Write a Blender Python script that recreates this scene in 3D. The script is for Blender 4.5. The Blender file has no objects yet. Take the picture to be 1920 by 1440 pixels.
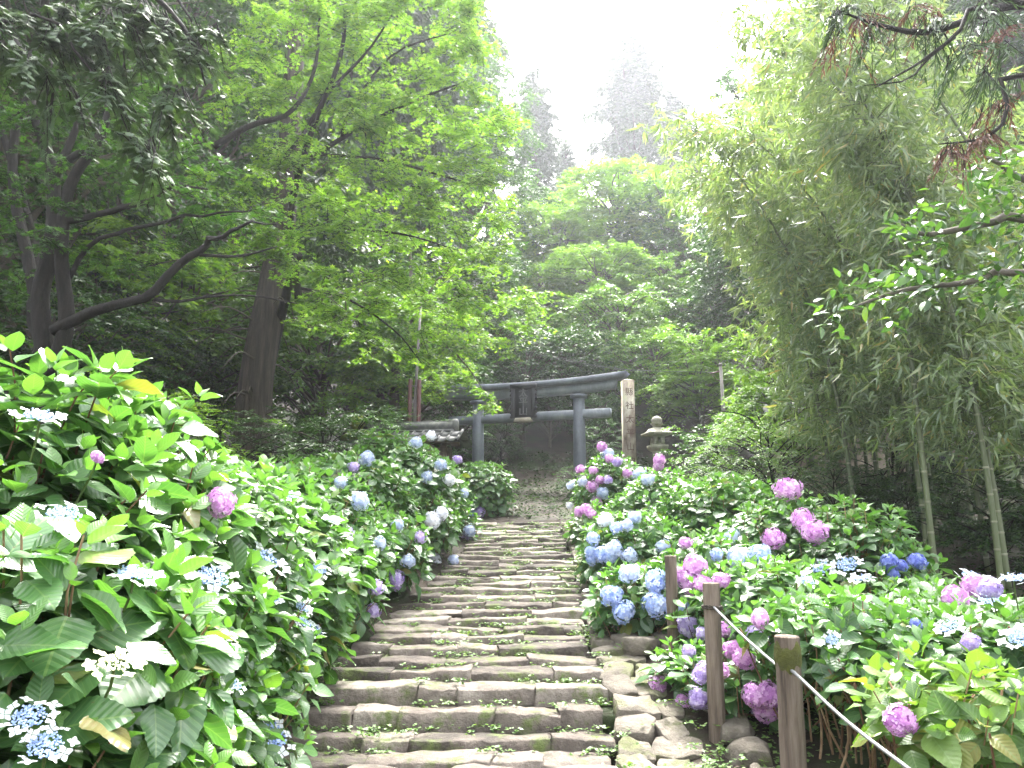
import bpy, math, random
import numpy as np
from mathutils import Vector, noise as mnoise

random.seed(7)
RNG = np.random.default_rng(11)
SC = bpy.context.scene
COL = SC.collection
rad = math.radians

# ------------------------------------------------------------------ camera
EYE = 1.65
PITCH = rad(10.8)
F = 1478.0                      # focal length in pixels of the 1920 wide photograph
cam_d = bpy.data.cameras.new('camera')
cam_d.sensor_width = 36.0
cam_d.lens = 36.0 * F / 1920.0
cam_d.clip_start = 0.05
cam_d.clip_end = 2000.0
cam = bpy.data.objects.new('camera', cam_d)
COL.objects.link(cam)
cam.location = (0, 0, EYE)
cam.rotation_euler = (rad(90) + PITCH, 0, 0)
SC.camera = cam

# ------------------------------------------------------------------ sky, sun, exposure
SUN_EL, SUN_AZ = 58.0, 8.0      # high, a little right of straight ahead, behind bright cloud
world = bpy.data.worlds.new('World')
SC.world = world
world.use_nodes = True
wn = world.node_tree
wn.nodes.clear()
sky = wn.nodes.new('ShaderNodeTexSky')
sky.sky_type = 'NISHITA'
sky.sun_disc = False
sky.sun_elevation = rad(SUN_EL)
sky.sun_rotation = rad(SUN_AZ)
sky.air_density = 1.0
sky.dust_density = 6.0
sky.ozone_density = 1.0
hsv = wn.nodes.new('ShaderNodeHueSaturation')
hsv.inputs['Saturation'].default_value = 0.22     # cloud cover: nearly white
bg = wn.nodes.new('ShaderNodeBackground')
bg.inputs['Strength'].default_value = 0.15
wo = wn.nodes.new('ShaderNodeOutputWorld')
wn.links.new(sky.outputs[0], hsv.inputs['Color'])
wn.links.new(hsv.outputs[0], bg.inputs['Color'])
wn.links.new(bg.outputs[0], wo.inputs['Surface'])

sun_d = bpy.data.lights.new('sun', 'SUN')
sun_d.energy = 1.5
sun_d.angle = rad(14)
sun_d.color = (1.0, 0.97, 0.9)
sun = bpy.data.objects.new('sun', sun_d)
COL.objects.link(sun)
_sd = Vector((math.sin(rad(SUN_AZ)) * math.cos(rad(SUN_EL)), math.cos(rad(SUN_AZ)) * math.cos(rad(SUN_EL)), math.sin(rad(SUN_EL))))
sun.rotation_euler = (-_sd).to_track_quat('-Z', 'Y').to_euler()

SC.view_settings.view_transform = 'Standard'
SC.view_settings.look = 'None'
SC.view_settings.gamma = 1.0
SC.view_settings.use_curve_mapping = False
SC.view_settings.exposure = 3.2
cy = SC.cycles
cy.max_bounces = 6
cy.diffuse_bounces = 4
cy.glossy_bounces = 2
cy.transmission_bounces = 4
cy.transparent_max_bounces = 4
cy.volume_bounces = 1
cy.use_denoising = True
cy.caustics_reflective = False
cy.caustics_refractive = False

# ------------------------------------------------------------------ helpers
CP, SP = math.cos(PITCH), math.sin(PITCH)

def ray(px, py):
    u, v = (px - 960) / F, (720 - py) / F
    return np.array([u, CP - SP * v, SP + CP * v])

def P(px, py, Y):
    d = ray(px, py)
    t = Y / d[1]
    return np.array([d[0] * t, Y, EYE + d[2] * t])

def proj(p):
    p = np.asarray(p, float)
    q = p - np.array([0, 0, EYE])
    fwd = q[..., 1] * CP + q[..., 2] * SP
    up = -q[..., 1] * SP + q[..., 2] * CP
    return 960 + F * q[..., 0] / fwd, 720 - F * up / fwd, fwd

def norm(a):
    a = np.asarray(a, float)
    return a / np.maximum(np.linalg.norm(a, axis=-1, keepdims=True), 1e-9)

def frames(d, n):
    """rotation matrices whose y axis is d and whose z axis is near n"""
    y = norm(d)
    z = n - (n * y).sum(-1, keepdims=True) * y
    z = norm(z)
    x = np.cross(y, z)
    return np.stack([x, y, z], -1)

def mesh_np(name, V, Fs, attrs=None, uv=None, smooth=True):
    V = np.asarray(V, np.float32)
    me = bpy.data.meshes.new(name)
    if not isinstance(Fs, list):
        Fs = [Fs]
    Fs = [np.asarray(f, np.int32) for f in Fs if len(f)]
    loops = np.concatenate([f.ravel() for f in Fs])
    starts, off = [], 0
    for f in Fs:
        starts.append(off + np.arange(len(f)) * f.shape[1])
        off += f.size
    starts = np.concatenate(starts).astype(np.int32)
    me.vertices.add(len(V))
    me.vertices.foreach_set('co', V.ravel())
    me.loops.add(len(loops))
    me.loops.foreach_set('vertex_index', loops)
    me.polygons.add(len(starts))
    me.polygons.foreach_set('loop_start', starts)
    if smooth:
        me.polygons.foreach_set('use_smooth', np.ones(len(starts), bool))
    me.update(calc_edges=True)
    for k, a in (attrs or {}).items():
        at = me.attributes.new(k, 'FLOAT', 'POINT')
        at.data.foreach_set('value', np.asarray(a, np.float32))
    if uv is not None:
        ul = me.uv_layers.new(name='uv')
        ul.data.foreach_set('uv', np.asarray(uv, np.float32)[loops].ravel())
    return me

class MB:
    """collects vertices and faces of one mesh"""
    def __init__(s):
        s.v, s.f, s.n = [], {}, 0
    def add(s, V, Fc):
        V = np.asarray(V, float)
        for f in (Fc if isinstance(Fc, list) else [Fc]):
            f = np.asarray(f, int)
            if len(f):
                s.f.setdefault(f.shape[1], []).append(f + s.n)
        s.v.append(V)
        s.n += len(V)
        return s
    def box(s, c, size, rz=0.0, taper=1.0):
        x, y, z = np.array(size) / 2
        V = np.array([[-x, -y, -z], [x, -y, -z], [x, y, -z], [-x, y, -z], [-x * taper, -y * taper, z], [x * taper, -y * taper, z], [x * taper, y * taper, z], [-x * taper, y * taper, z]])
        ca, sa = math.cos(rz), math.sin(rz)
        V = V @ np.array([[ca, sa, 0], [-sa, ca, 0], [0, 0, 1]]) + np.array(c)
        return s.add(V, [[[0, 3, 2, 1], [4, 5, 6, 7], [0, 1, 5, 4], [1, 2, 6, 5], [2, 3, 7, 6], [3, 0, 4, 7]]])
    def tube(s, pts, r, sides=7, cap=True):
        V, Fq, Fc = tube(pts, r, sides, cap)
        s.add(V, [Fq] + ([Fc] if cap else []))
        return s
    def lathe(s, prof, c=(0, 0, 0), sides=16, rot=0.0):
        prof = np.array(prof, float)
        a = np.arange(sides) * 2 * math.pi / sides + rot
        V = np.stack([np.outer(prof[:, 0], np.cos(a)), np.outer(prof[:, 0], np.sin(a)), np.repeat(prof[:, 1:2], sides, 1)], -1).reshape(-1, 3) + np.array(c)
        n = len(prof)
        q = []
        for i in range(n - 1):
            for j in range(sides):
                q.append([i * sides + j, i * sides + (j + 1) % sides, (i + 1) * sides + (j + 1) % sides, (i + 1) * sides + j])
        s.add(V, [q])
        s.f.setdefault(sides, []).append(np.array([[(n - 1) * sides + j for j in range(sides)]]) + s.n - len(V))
        s.f.setdefault(sides, []).append(np.array([[sides - 1 - j for j in range(sides)]]) + s.n - len(V))
        return s
    def mesh(s, name, smooth=False, attrs=None, uv=None):
        return mesh_np(name, np.concatenate(s.v), [np.concatenate(x) for x in s.f.values()], attrs, uv, smooth)

def tube(pts, r, sides=7, cap=True):
    pts = np.asarray(pts, float)
    n = len(pts)
    r = np.broadcast_to(np.asarray(r, float), (n,))
    t = np.gradient(pts, axis=0)
    t = norm(t)
    ref = np.array([0.0, 0, 1]) if abs(t[:, 2]).mean() < 0.8 else np.array([1.0, 0, 0])
    a = norm(np.cross(t, ref))
    b = np.cross(t, a)
    ang = np.arange(sides) * 2 * math.pi / sides
    V = pts[:, None] + r[:, None, None] * (a[:, None] * np.cos(ang)[None, :, None] + b[:, None] * np.sin(ang)[None, :, None])
    i, j = np.meshgrid(np.arange(n - 1), np.arange(sides), indexing='ij')
    q = np.stack([i * sides + j, (i + 1) * sides + j, (i + 1) * sides + (j + 1) % sides, i * sides + (j + 1) % sides], -1).reshape(-1, 4)
    c = [[(n - 1) * sides + k for k in range(sides - 1, -1, -1)], list(range(sides))]
    return V.reshape(-1, 3), q, c

def smooth_path(pts, n=12):
    """Catmull-Rom through the points"""
    p = np.asarray(pts, float)
    p = np.vstack([2 * p[0] - p[1], p, 2 * p[-1] - p[-2]])
    m = len(p) - 3
    s = np.linspace(0, m - 1e-6, n)
    k = s.astype(int)
    t = (s - k)[:, None]
    p0, p1, p2, p3 = p[k], p[k + 1], p[k + 2], p[k + 3]
    return 0.5 * (2 * p1 + (p2 - p0) * t + (2 * p0 - 5 * p1 + 4 * p2 - p3) * t ** 2 + (3 * p1 - p0 - 3 * p2 + p3) * t ** 3)

def obj(name, me, mat=None, parent=None, loc=None):
    o = bpy.data.objects.new(name, me)
    COL.objects.link(o)
    if mat is not None and me is not None and len(me.materials) == 0:
        me.materials.append(mat)
    if parent is not None:
        o.parent = parent
    if loc is not None:
        o.location = loc
    return o

def tag(o, label=None, cat=None, group=None, kind=None):
    if label: o['label'] = label
    if cat: o['category'] = cat
    if group: o['group'] = group
    if kind: o['kind'] = kind
    return o

def thing(name, label, cat, loc=(0, 0, 0), rz=0.0, group=None):
    o = bpy.data.objects.new(name, None)
    o.empty_display_size = 0.2
    COL.objects.link(o)
    o.location = loc
    o.rotation_euler = (0, 0, rz)
    return tag(o, label, cat, group)

def copy_tree(o, parent=None):
    c = o.copy()
    COL.objects.link(c)
    c.parent = parent
    for ch in list(o.children):
        copy_tree(ch, c)
    return c

# ------------------------------------------------------------------ materials
def newmat(name):
    m = bpy.data.materials.new(name)
    m.use_nodes = True
    nt = m.node_tree
    nt.nodes.clear()
    return m, nt

def N(nt, typ, ins=None, **props):
    n = nt.nodes.new(typ)
    for k, v in props.items():
        setattr(n, k, v)
    for k, v in (ins or {}).items():
        s = n.inputs[k]
        if isinstance(v, bpy.types.NodeSocket):
            nt.links.new(v, s)
        else:
            s.default_value = v
    return n

def M(nt, op, a, b=0.0, c=None):
    n = nt.nodes.new('ShaderNodeMath')
    n.operation = op
    for i, v in enumerate((a, b) if c is None else (a, b, c)):
        if isinstance(v, bpy.types.NodeSocket):
            nt.links.new(v, n.inputs[i])
        else:
            n.inputs[i].default_value = v
    return n.outputs[0]

def ramp(nt, fac, stops):
    n = nt.nodes.new('ShaderNodeValToRGB')
    cr = n.color_ramp
    while len(cr.elements) < len(stops):
        cr.elements.new(0.5)
    for e, (p, c) in zip(cr.elements, stops):
        e.position = p
        e.color = tuple(c) + (1,)
    nt.links.new(fac, n.inputs[0])
    return n.outputs[0]

def mixc(nt, fac, a, b, blend='MIX'):
    n = nt.nodes.new('ShaderNodeMix')
    n.data_type = 'RGBA'
    n.blend_type = blend
    for i, v in ((0, fac), (6, a), (7, b)):
        if isinstance(v, bpy.types.NodeSocket):
            nt.links.new(v, n.inputs[i])
        else:
            n.inputs[i].default_value = v if i == 0 else tuple(v) + (1,)
    return n.outputs[2]

def leaf_mat(name, stops, rough=0.42, trans=0.4, tcol=(1.5, 1.7, 0.55), young=None, veins=False, spec=0.5):
    m, nt = newmat(name)
    at = N(nt, 'ShaderNodeAttribute', attribute_name='rnd')
    oi = N(nt, 'ShaderNodeObjectInfo')
    f = M(nt, 'FRACT', M(nt, 'ADD', at.outputs['Fac'], oi.outputs['Random']))
    c = ramp(nt, f, stops)
    if young:
        ay = N(nt, 'ShaderNodeAttribute', attribute_name='young')
        c = mixc(nt, ay.outputs['Fac'], c, young)
    nrm = None
    if veins:
        uv = N(nt, 'ShaderNodeUVMap')
        sx = N(nt, 'ShaderNodeSeparateXYZ', {0: uv.outputs[0]})
        au = M(nt, 'ABSOLUTE', M(nt, 'SUBTRACT', sx.outputs[0], 0.5))       # 0 at the midrib, 0.5 at the edge
        w = M(nt, 'FRACT', M(nt, 'SUBTRACT', M(nt, 'MULTIPLY', sx.outputs[1], 8.0), M(nt, 'MULTIPLY', au, 4.4)))
        tri = M(nt, 'ABSOLUTE', M(nt, 'SUBTRACT', w, 0.5))                  # 0.5 on a side vein
        side = M(nt, 'SMOOTHSTEP' if False else 'GREATER_THAN', tri, 0.44)
        mid = M(nt, 'LESS_THAN', au, 0.022)
        vein = M(nt, 'MAXIMUM', M(nt, 'MULTIPLY', side, 0.35), M(nt, 'MULTIPLY', mid, 0.7))
        c = mixc(nt, vein, c, (0.17, 0.27, 0.09))
        sh = N(nt, 'ShaderNodeCombineXYZ', {0: M(nt, 'MULTIPLY', f, 91.0), 1: M(nt, 'MULTIPLY', f, 37.0)})
        ad = N(nt, 'ShaderNodeVectorMath', {0: uv.outputs[0], 1: sh.outputs[0]}, operation='ADD')
        sp_ = N(nt, 'ShaderNodeTexNoise', {'Vector': ad.outputs[0], 'Scale': 7.0, 'Detail': 3.0, 'Roughness': 0.6})
        bl = N(nt, 'ShaderNodeTexNoise', {'Vector': ad.outputs[0], 'Scale': 2.2, 'Detail': 2.0})
        c = mixc(nt, M(nt, 'MULTIPLY', bl.outputs['Fac'], 0.45), c, (0.1, 0.17, 0.05))
        c = mixc(nt, M(nt, 'MULTIPLY', M(nt, 'GREATER_THAN', sp_.outputs['Fac'], 0.69), 0.7), c, (0.11, 0.075, 0.03))
        hgt = M(nt, 'SUBTRACT', 0.5, tri)
        bp = N(nt, 'ShaderNodeBump', {'Strength': 0.35, 'Distance': 0.006, 'Height': hgt})
        nrm = bp.outputs[0]
    p = N(nt, 'ShaderNodeBsdfPrincipled', {'Base Color': c, 'Roughness': rough, 'Specular IOR Level': spec})
    if nrm is not None:
        nt.links.new(nrm, p.inputs['Normal'])
    tc = mixc(nt, 1.0, c, tcol, 'MULTIPLY')
    t = N(nt, 'ShaderNodeBsdfTranslucent', {'Color': tc})
    mx = N(nt, 'ShaderNodeMixShader', {0: trans, 1: p.outputs[0], 2: t.outputs[0]})
    N(nt, 'ShaderNodeOutputMaterial', {0: mx.outputs[0]})
    return m

def rough_mat(name, stops, scale=4.0, rough=0.85, bump=0.4, bscale=18.0, bdist=0.02, moss=None, moss_amt=0.5, moss_scale=2.2, stretch=(1, 1, 1), spec=0.3, detail=6.0, objrand=0.0):
    m, nt = newmat(name)
    tc = N(nt, 'ShaderNodeTexCoord')
    mp = N(nt, 'ShaderNodeMapping', {'Vector': tc.outputs['Object'], 'Scale': stretch})
    oi = N(nt, 'ShaderNodeObjectInfo')
    off = N(nt, 'ShaderNodeVectorMath', {0: mp.outputs[0], 1: oi.outputs['Location']}, operation='ADD')
    n1 = N(nt, 'ShaderNodeTexNoise', {'Vector': off.outputs[0], 'Scale': scale, 'Detail': detail, 'Roughness': 0.65})
    fac = n1.outputs['Fac']
    if objrand:
        fac = M(nt, 'ADD', fac, M(nt, 'MULTIPLY', M(nt, 'SUBTRACT', oi.outputs['Random'], 0.5), objrand))
    c = ramp(nt, fac, stops)
    n2 = N(nt, 'ShaderNodeTexNoise', {'Vector': off.outputs[0], 'Scale': bscale, 'Detail': 8.0, 'Roughness': 0.7})
    c = mixc(nt, 0.35, c, n2.outputs['Fac'], 'OVERLAY')
    if moss is not None:
        n3 = N(nt, 'ShaderNodeTexNoise', {'Vector': off.outputs[0], 'Scale': moss_scale, 'Detail': 7.0, 'Roughness': 0.7})
        k = ramp(nt, n3.outputs['Fac'], [(1 - moss_amt - 0.06, (0, 0, 0)), (1 - moss_amt + 0.06, (1, 1, 1))])
        c = mixc(nt, k, c, moss)
    bp = N(nt, 'ShaderNodeBump', {'Strength': bump, 'Distance': bdist, 'Height': n2.outputs['Fac']})
    p = N(nt, 'ShaderNodeBsdfPrincipled', {'Base Color': c, 'Roughness': rough, 'Specular IOR Level': spec, 'Normal': bp.outputs[0]})
    N(nt, 'ShaderNodeOutputMaterial', {0: p.outputs[0]})
    return m

def flower_mat(name, stops, trans=0.3):
    return leaf_mat(name, stops, rough=0.6, trans=trans, tcol=(1.1, 1.05, 1.1), spec=0.25)

MAT = dict(
    soil=rough_mat('soil', [(0.3, (0.014, 0.010, 0.007)), (0.55, (0.036, 0.026, 0.018)), (0.8, (0.07, 0.052, 0.036))], 1.6, bump=0.9, bscale=26, bdist=0.03, moss=(0.026, 0.042, 0.011), moss_amt=0.45, moss_scale=0.9),
    step=rough_mat('step_stone', [(0.28, (0.05, 0.042, 0.035)), (0.46, (0.115, 0.095, 0.08)), (0.6, (0.165, 0.14, 0.118)), (0.78, (0.28, 0.248, 0.21))], 5.0, bump=0.9, bscale=24, bdist=0.03, moss=(0.09, 0.115, 0.035), moss_amt=0.42, moss_scale=4.0, objrand=0.4),
    cobble=rough_mat('cobble_stone', [(0.25, (0.075, 0.064, 0.052)), (0.5, (0.15, 0.13, 0.105)), (0.8, (0.25, 0.22, 0.18))], 5.0, bump=0.9, bscale=22, bdist=0.03, moss=(0.1, 0.11, 0.045), moss_amt=0.42, moss_scale=2.6, objrand=0.3),
    granite=rough_mat('granite', [(0.3, (0.2, 0.185, 0.15)), (0.55, (0.34, 0.32, 0.265)), (0.8, (0.46, 0.44, 0.38))], 3.0, bump=0.4, bscale=30, bdist=0.01, moss=(0.16, 0.17, 0.08), moss_amt=0.4, moss_scale=3),
    pillar=rough_mat('weathered_pillar_stone', [(0.36, (0.1, 0.07, 0.055)), (0.5, (0.24, 0.2, 0.165)), (0.66, (0.42, 0.4, 0.34))], 3.4, bump=0.4, bscale=30, bdist=0.01, stretch=(1, 1, 0.4), moss=(0.36, 0.37, 0.22), moss_amt=0.4, moss_scale=2.0),
    carved=rough_mat('carved_dark_paint', [(0.3, (0.07, 0.035, 0.03)), (0.7, (0.12, 0.07, 0.06))], 6, bump=0.2),
    mossy=rough_mat('mossy_stone', [(0.3, (0.09, 0.11, 0.02)), (0.6, (0.17, 0.19, 0.04)), (0.8, (0.22, 0.22, 0.08))], 5, bump=0.8, bscale=30, bdist=0.03),
    bronze=rough_mat('torii_bronze', [(0.3, (0.085, 0.095, 0.125)), (0.55, (0.14, 0.155, 0.19)), (0.8, (0.24, 0.27, 0.29))], 1.8, rough=0.5, bump=0.15, bscale=20, stretch=(1, 1, 0.5), spec=0.5),
    bronze_pale=rough_mat('torii_bronze_sky_sheen', [(0.3, (0.12, 0.135, 0.165)), (0.55, (0.19, 0.21, 0.245)), (0.8, (0.28, 0.31, 0.34))], 2.2, rough=0.45, bump=0.15, bscale=20, stretch=(1, 1, 0.5), spec=0.5),  # paler copy for lintel and tie beam: sky reflection put into the colour
    plaque=rough_mat('plaque_metal', [(0.3, (0.012, 0.012, 0.017)), (0.7, (0.03, 0.03, 0.038))], 5, rough=0.6, bump=0.4, bscale=40, bdist=0.01),
    glyph=rough_mat('plaque_glyph', [(0.3, (0.09, 0.09, 0.1)), (0.7, (0.15, 0.15, 0.16))], 5, rough=0.6, bump=0.2),
    ledge=rough_mat('plaque_ledge', [(0.3, (0.2, 0.17, 0.13)), (0.7, (0.36, 0.31, 0.25))], 5, rough=0.7),
    post=rough_mat('post_wood', [(0.3, (0.055, 0.041, 0.032)), (0.46, (0.15, 0.115, 0.09)), (0.72, (0.28, 0.225, 0.18))], 4.0, bump=1.0, bscale=14, bdist=0.02, stretch=(6, 6, 0.4), objrand=0.2),
    postmoss=rough_mat('post_moss', [(0.3, (0.05, 0.05, 0.012)), (0.7, (0.11, 0.12, 0.025))], 9, bump=0.9, bscale=60, bdist=0.02),
    rope=rough_mat('wire_rope', [(0.3, (0.12, 0.12, 0.12)), (0.7, (0.24, 0.24, 0.24))], 40, rough=0.45, bump=0.2, bscale=200, spec=0.6),
    ropedark=rough_mat('dark_cord', [(0.3, (0.03, 0.025, 0.02)), (0.7, (0.08, 0.065, 0.05))], 40, rough=0.8),
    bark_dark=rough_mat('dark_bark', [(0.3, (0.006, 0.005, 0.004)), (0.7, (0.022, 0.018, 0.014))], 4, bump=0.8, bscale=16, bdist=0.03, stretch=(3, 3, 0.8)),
    bark_cedar=rough_mat('cedar_bark', [(0.28, (0.02, 0.016, 0.013)), (0.5, (0.05, 0.039, 0.032)), (0.75, (0.115, 0.09, 0.074))], 3.0, bump=1.0, bscale=7, bdist=0.05, stretch=(5, 5, 0.35)),
    bark_grey=rough_mat('grey_bark', [(0.3, (0.05, 0.043, 0.035)), (0.7, (0.15, 0.13, 0.1))], 3, bump=0.7, bscale=14, bdist=0.03),
    stem=rough_mat('hydrangea_stem', [(0.3, (0.09, 0.045, 0.025)), (0.5, (0.19, 0.11, 0.06)), (0.75, (0.32, 0.22, 0.13))], 9, bump=0.5, bscale=40, bdist=0.004, stretch=(3, 3, 0.8), objrand=0.4),
    greenstem=rough_mat('green_stem', [(0.3, (0.05, 0.08, 0.02)), (0.7, (0.12, 0.17, 0.05))], 9, bump=0.2),
    bamboo=rough_mat('bamboo_culm', [(0.3, (0.055, 0.075, 0.032)), (0.6, (0.1, 0.12, 0.055)), (0.8, (0.16, 0.17, 0.09))], 2.0, rough=0.45, bump=0.1, stretch=(1, 1, 0.3), spec=0.5),
    bamboo_node=rough_mat('bamboo_node', [(0.3, (0.12, 0.12, 0.07)), (0.7, (0.3, 0.3, 0.22))], 5, rough=0.6),
    tile=rough_mat('roof_tile', [(0.3, (0.055, 0.055, 0.058)), (0.6, (0.12, 0.12, 0.12)), (0.8, (0.24, 0.235, 0.22))], 4, rough=0.6, bump=0.3, objrand=0.3),
    wood=rough_mat('old_wood', [(0.3, (0.06, 0.042, 0.03)), (0.7, (0.17, 0.125, 0.09))], 3, bump=0.6, bscale=12, stretch=(1, 1, 6), objrand=0.3),
    plaster=rough_mat('old_plaster', [(0.3, (0.22, 0.18, 0.14)), (0.7, (0.34, 0.29, 0.23))], 2, bump=0.2),
    redsteel=rough_mat('red_painted_steel', [(0.3, (0.06, 0.022, 0.022)), (0.7, (0.12, 0.045, 0.045))], 3, rough=0.5, bump=0.1),
    whitesteel=rough_mat('white_painted_steel', [(0.3, (0.14, 0.12, 0.125)), (0.7, (0.24, 0.21, 0.215))], 3, rough=0.6, bump=0.05),
    concrete=rough_mat('grey_concrete', [(0.3, (0.13, 0.12, 0.11)), (0.7, (0.22, 0.21, 0.19))], 4, bump=0.2),
    wire=rough_mat('cable_sheath', [(0.3, (0.06, 0.065, 0.06)), (0.7, (0.1, 0.11, 0.1))], 4, rough=0.9, spec=0.1),
    # foliage
    hyd=leaf_mat('hydrangea_leaf', [(0.0, (0.034, 0.098, 0.036)), (0.45, (0.05, 0.138, 0.047)), (0.8, (0.07, 0.172, 0.055)), (0.95, (0.1, 0.2, 0.055)), (0.985, (0.2, 0.2, 0.04)), (1.0, (0.22, 0.14, 0.05))], rough=0.34, trans=0.32, young=(0.14, 0.3, 0.055), tcol=(1.35, 1.6, 0.6), veins=True, spec=0.75),
    hydy=leaf_mat('hydrangea_leaf_yellowish', [(0.0, (0.06, 0.13, 0.03)), (0.5, (0.095, 0.18, 0.04)), (0.85, (0.14, 0.22, 0.05)), (1.0, (0.24, 0.21, 0.06))], rough=0.42, trans=0.35, young=(0.15, 0.26, 0.05), veins=True, spec=0.45),
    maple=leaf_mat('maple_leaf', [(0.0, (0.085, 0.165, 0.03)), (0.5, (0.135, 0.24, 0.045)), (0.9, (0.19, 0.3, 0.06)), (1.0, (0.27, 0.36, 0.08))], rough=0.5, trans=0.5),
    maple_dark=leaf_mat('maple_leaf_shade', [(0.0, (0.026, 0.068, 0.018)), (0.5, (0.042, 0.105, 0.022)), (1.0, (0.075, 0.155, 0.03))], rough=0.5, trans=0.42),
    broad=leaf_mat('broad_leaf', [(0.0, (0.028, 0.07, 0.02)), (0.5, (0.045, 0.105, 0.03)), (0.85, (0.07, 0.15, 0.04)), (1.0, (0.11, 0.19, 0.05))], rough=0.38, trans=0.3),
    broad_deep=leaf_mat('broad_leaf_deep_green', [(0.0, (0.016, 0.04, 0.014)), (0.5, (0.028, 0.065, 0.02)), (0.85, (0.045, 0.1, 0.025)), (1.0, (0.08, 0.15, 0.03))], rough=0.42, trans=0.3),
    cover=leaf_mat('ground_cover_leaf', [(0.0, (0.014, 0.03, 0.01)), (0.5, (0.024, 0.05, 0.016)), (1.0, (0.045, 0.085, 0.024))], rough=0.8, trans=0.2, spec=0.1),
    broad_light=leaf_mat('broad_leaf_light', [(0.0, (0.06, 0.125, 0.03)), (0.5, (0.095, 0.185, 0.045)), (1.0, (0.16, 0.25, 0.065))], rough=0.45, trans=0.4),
    conifer=leaf_mat('conifer_spray', [(0.0, (0.03, 0.06, 0.025)), (0.5, (0.05, 0.095, 0.038)), (1.0, (0.085, 0.14, 0.055))], rough=0.6, trans=0.15),
    cedar_needles=leaf_mat('cedar_needles', [(0.0, (0.025, 0.05, 0.022)), (0.5, (0.04, 0.075, 0.032)), (1.0, (0.07, 0.11, 0.05))], rough=0.6, trans=0.12),
    redneedle=leaf_mat('dead_cedar_needles', [(0.0, (0.075, 0.035, 0.024)), (0.5, (0.125, 0.06, 0.042)), (1.0, (0.19, 0.1, 0.065))], rough=0.7, trans=0.2, tcol=(1.2, 1.0, 0.8)),
    bleaf=leaf_mat('bamboo_leaf', [(0.0, (0.11, 0.165, 0.085)), (0.5, (0.18, 0.24, 0.13)), (0.9, (0.25, 0.3, 0.18)), (0.97, (0.3, 0.31, 0.16)), (1.0, (0.34, 0.25, 0.12))], rough=0.3, trans=0.42, spec=0.8),
    camellia=leaf_mat('glossy_leaf', [(0.0, (0.028, 0.062, 0.024)), (0.5, (0.045, 0.1, 0.034)), (0.85, (0.08, 0.155, 0.04)), (1.0, (0.16, 0.26, 0.05))], rough=0.25, trans=0.35, spec=0.6),
    weed=leaf_mat('weed_leaf', [(0.0, (0.06, 0.12, 0.025)), (0.5, (0.1, 0.19, 0.045)), (1.0, (0.18, 0.26, 0.08))], rough=0.5, trans=0.3),
    litter=leaf_mat('leaf_litter', [(0.0, (0.03, 0.019, 0.012)), (0.5, (0.07, 0.044, 0.028)), (1.0, (0.16, 0.105, 0.066))], rough=0.7, trans=0.05, tcol=(1, 1, 1)),
    f_pink=flower_mat('pink_purple_petal', [(0.0, (0.48, 0.2, 0.52)), (0.5, (0.64, 0.35, 0.65)), (1.0, (0.82, 0.6, 0.81))]),
    f_purple=flower_mat('violet_petal', [(0.0, (0.42, 0.3, 0.66)), (0.5, (0.56, 0.45, 0.76)), (1.0, (0.78, 0.7, 0.87))]),
    f_blue=flower_mat('blue_petal', [(0.0, (0.28, 0.38, 0.7)), (0.5, (0.43, 0.54, 0.8)), (1.0, (0.7, 0.76, 0.89))]),
    f_deep=flower_mat('deep_blue_petal', [(0.0, (0.13, 0.16, 0.52)), (0.5, (0.2, 0.25, 0.62)), (1.0, (0.34, 0.4, 0.74))]),
    f_pale=flower_mat('pale_blue_petal', [(0.0, (0.42, 0.5, 0.72)), (0.5, (0.58, 0.66, 0.82)), (1.0, (0.76, 0.8, 0.88))]),
    f_white=flower_mat('white_petal', [(0.0, (0.74, 0.77, 0.86)), (0.5, (0.82, 0.84, 0.88)), (1.0, (0.87, 0.88, 0.89))]),
    f_bud=flower_mat('blue_floret_bud', [(0.0, (0.2, 0.3, 0.56)), (0.5, (0.32, 0.43, 0.68)), (1.0, (0.5, 0.6, 0.78))], trans=0.1),
    f_cream=flower_mat('cream_floret', [(0.0, (0.5, 0.55, 0.28)), (0.5, (0.66, 0.68, 0.42)), (1.0, (0.8, 0.8, 0.6))], trans=0.1),
)

# ------------------------------------------------------------------ the lie of the land
STEP_PY = [1428, 1384, 1331, 1288, 1256, 1234, 1211, 1192, 1176, 1159, 1144, 1129, 1115, 1102, 1090, 1079, 1068, 1058, 1049, 1040, 1032, 1024, 1016.5, 1009.5, 1003, 997, 991.5, 986.5, 982, 978]
STEP_T = 0.34
STEP_Y = [5.3 + STEP_T * i for i in range(len(STEP_PY))]
STEP_Z = [float(P(900, py, y)[2]) for py, y in zip(STEP_PY, STEP_Y)]
_LE = [(1440, 500), (1400, 530), (1300, 600), (1250, 640), (1200, 690), (1150, 740), (1100, 795), (1050, 855), (1000, 893), (970, 905)]
_RE = [(1440, 1150), (1400, 1148), (1300, 1130), (1250, 1112), (1200, 1098), (1150, 1092), (1100, 1085), (1050, 1070), (1000, 1055), (970, 1046)]
def _edge(tab, py):
    return float(np.interp(py, [a for a, b in tab][::-1], [b for a, b in tab][::-1]))
STEP_L = [float(P(_edge(_LE, py), py, y)[0]) for py, y in zip(STEP_PY, STEP_Y)]
STEP_R = [float(P(_edge(_RE, py), py, y)[0]) for py, y in zip(STEP_PY, STEP_Y)]
_GY = [-30, 3.0, 4.8] + STEP_Y + [17.2, 20, 24, 28, 40, 60, 90, 160, 300]
_GZ = [-0.3, 0.0, 0.08] + STEP_Z + [2.1, 2.5, 3.25, 4.8, 11.5, 23, 33, 42, 46]

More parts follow.
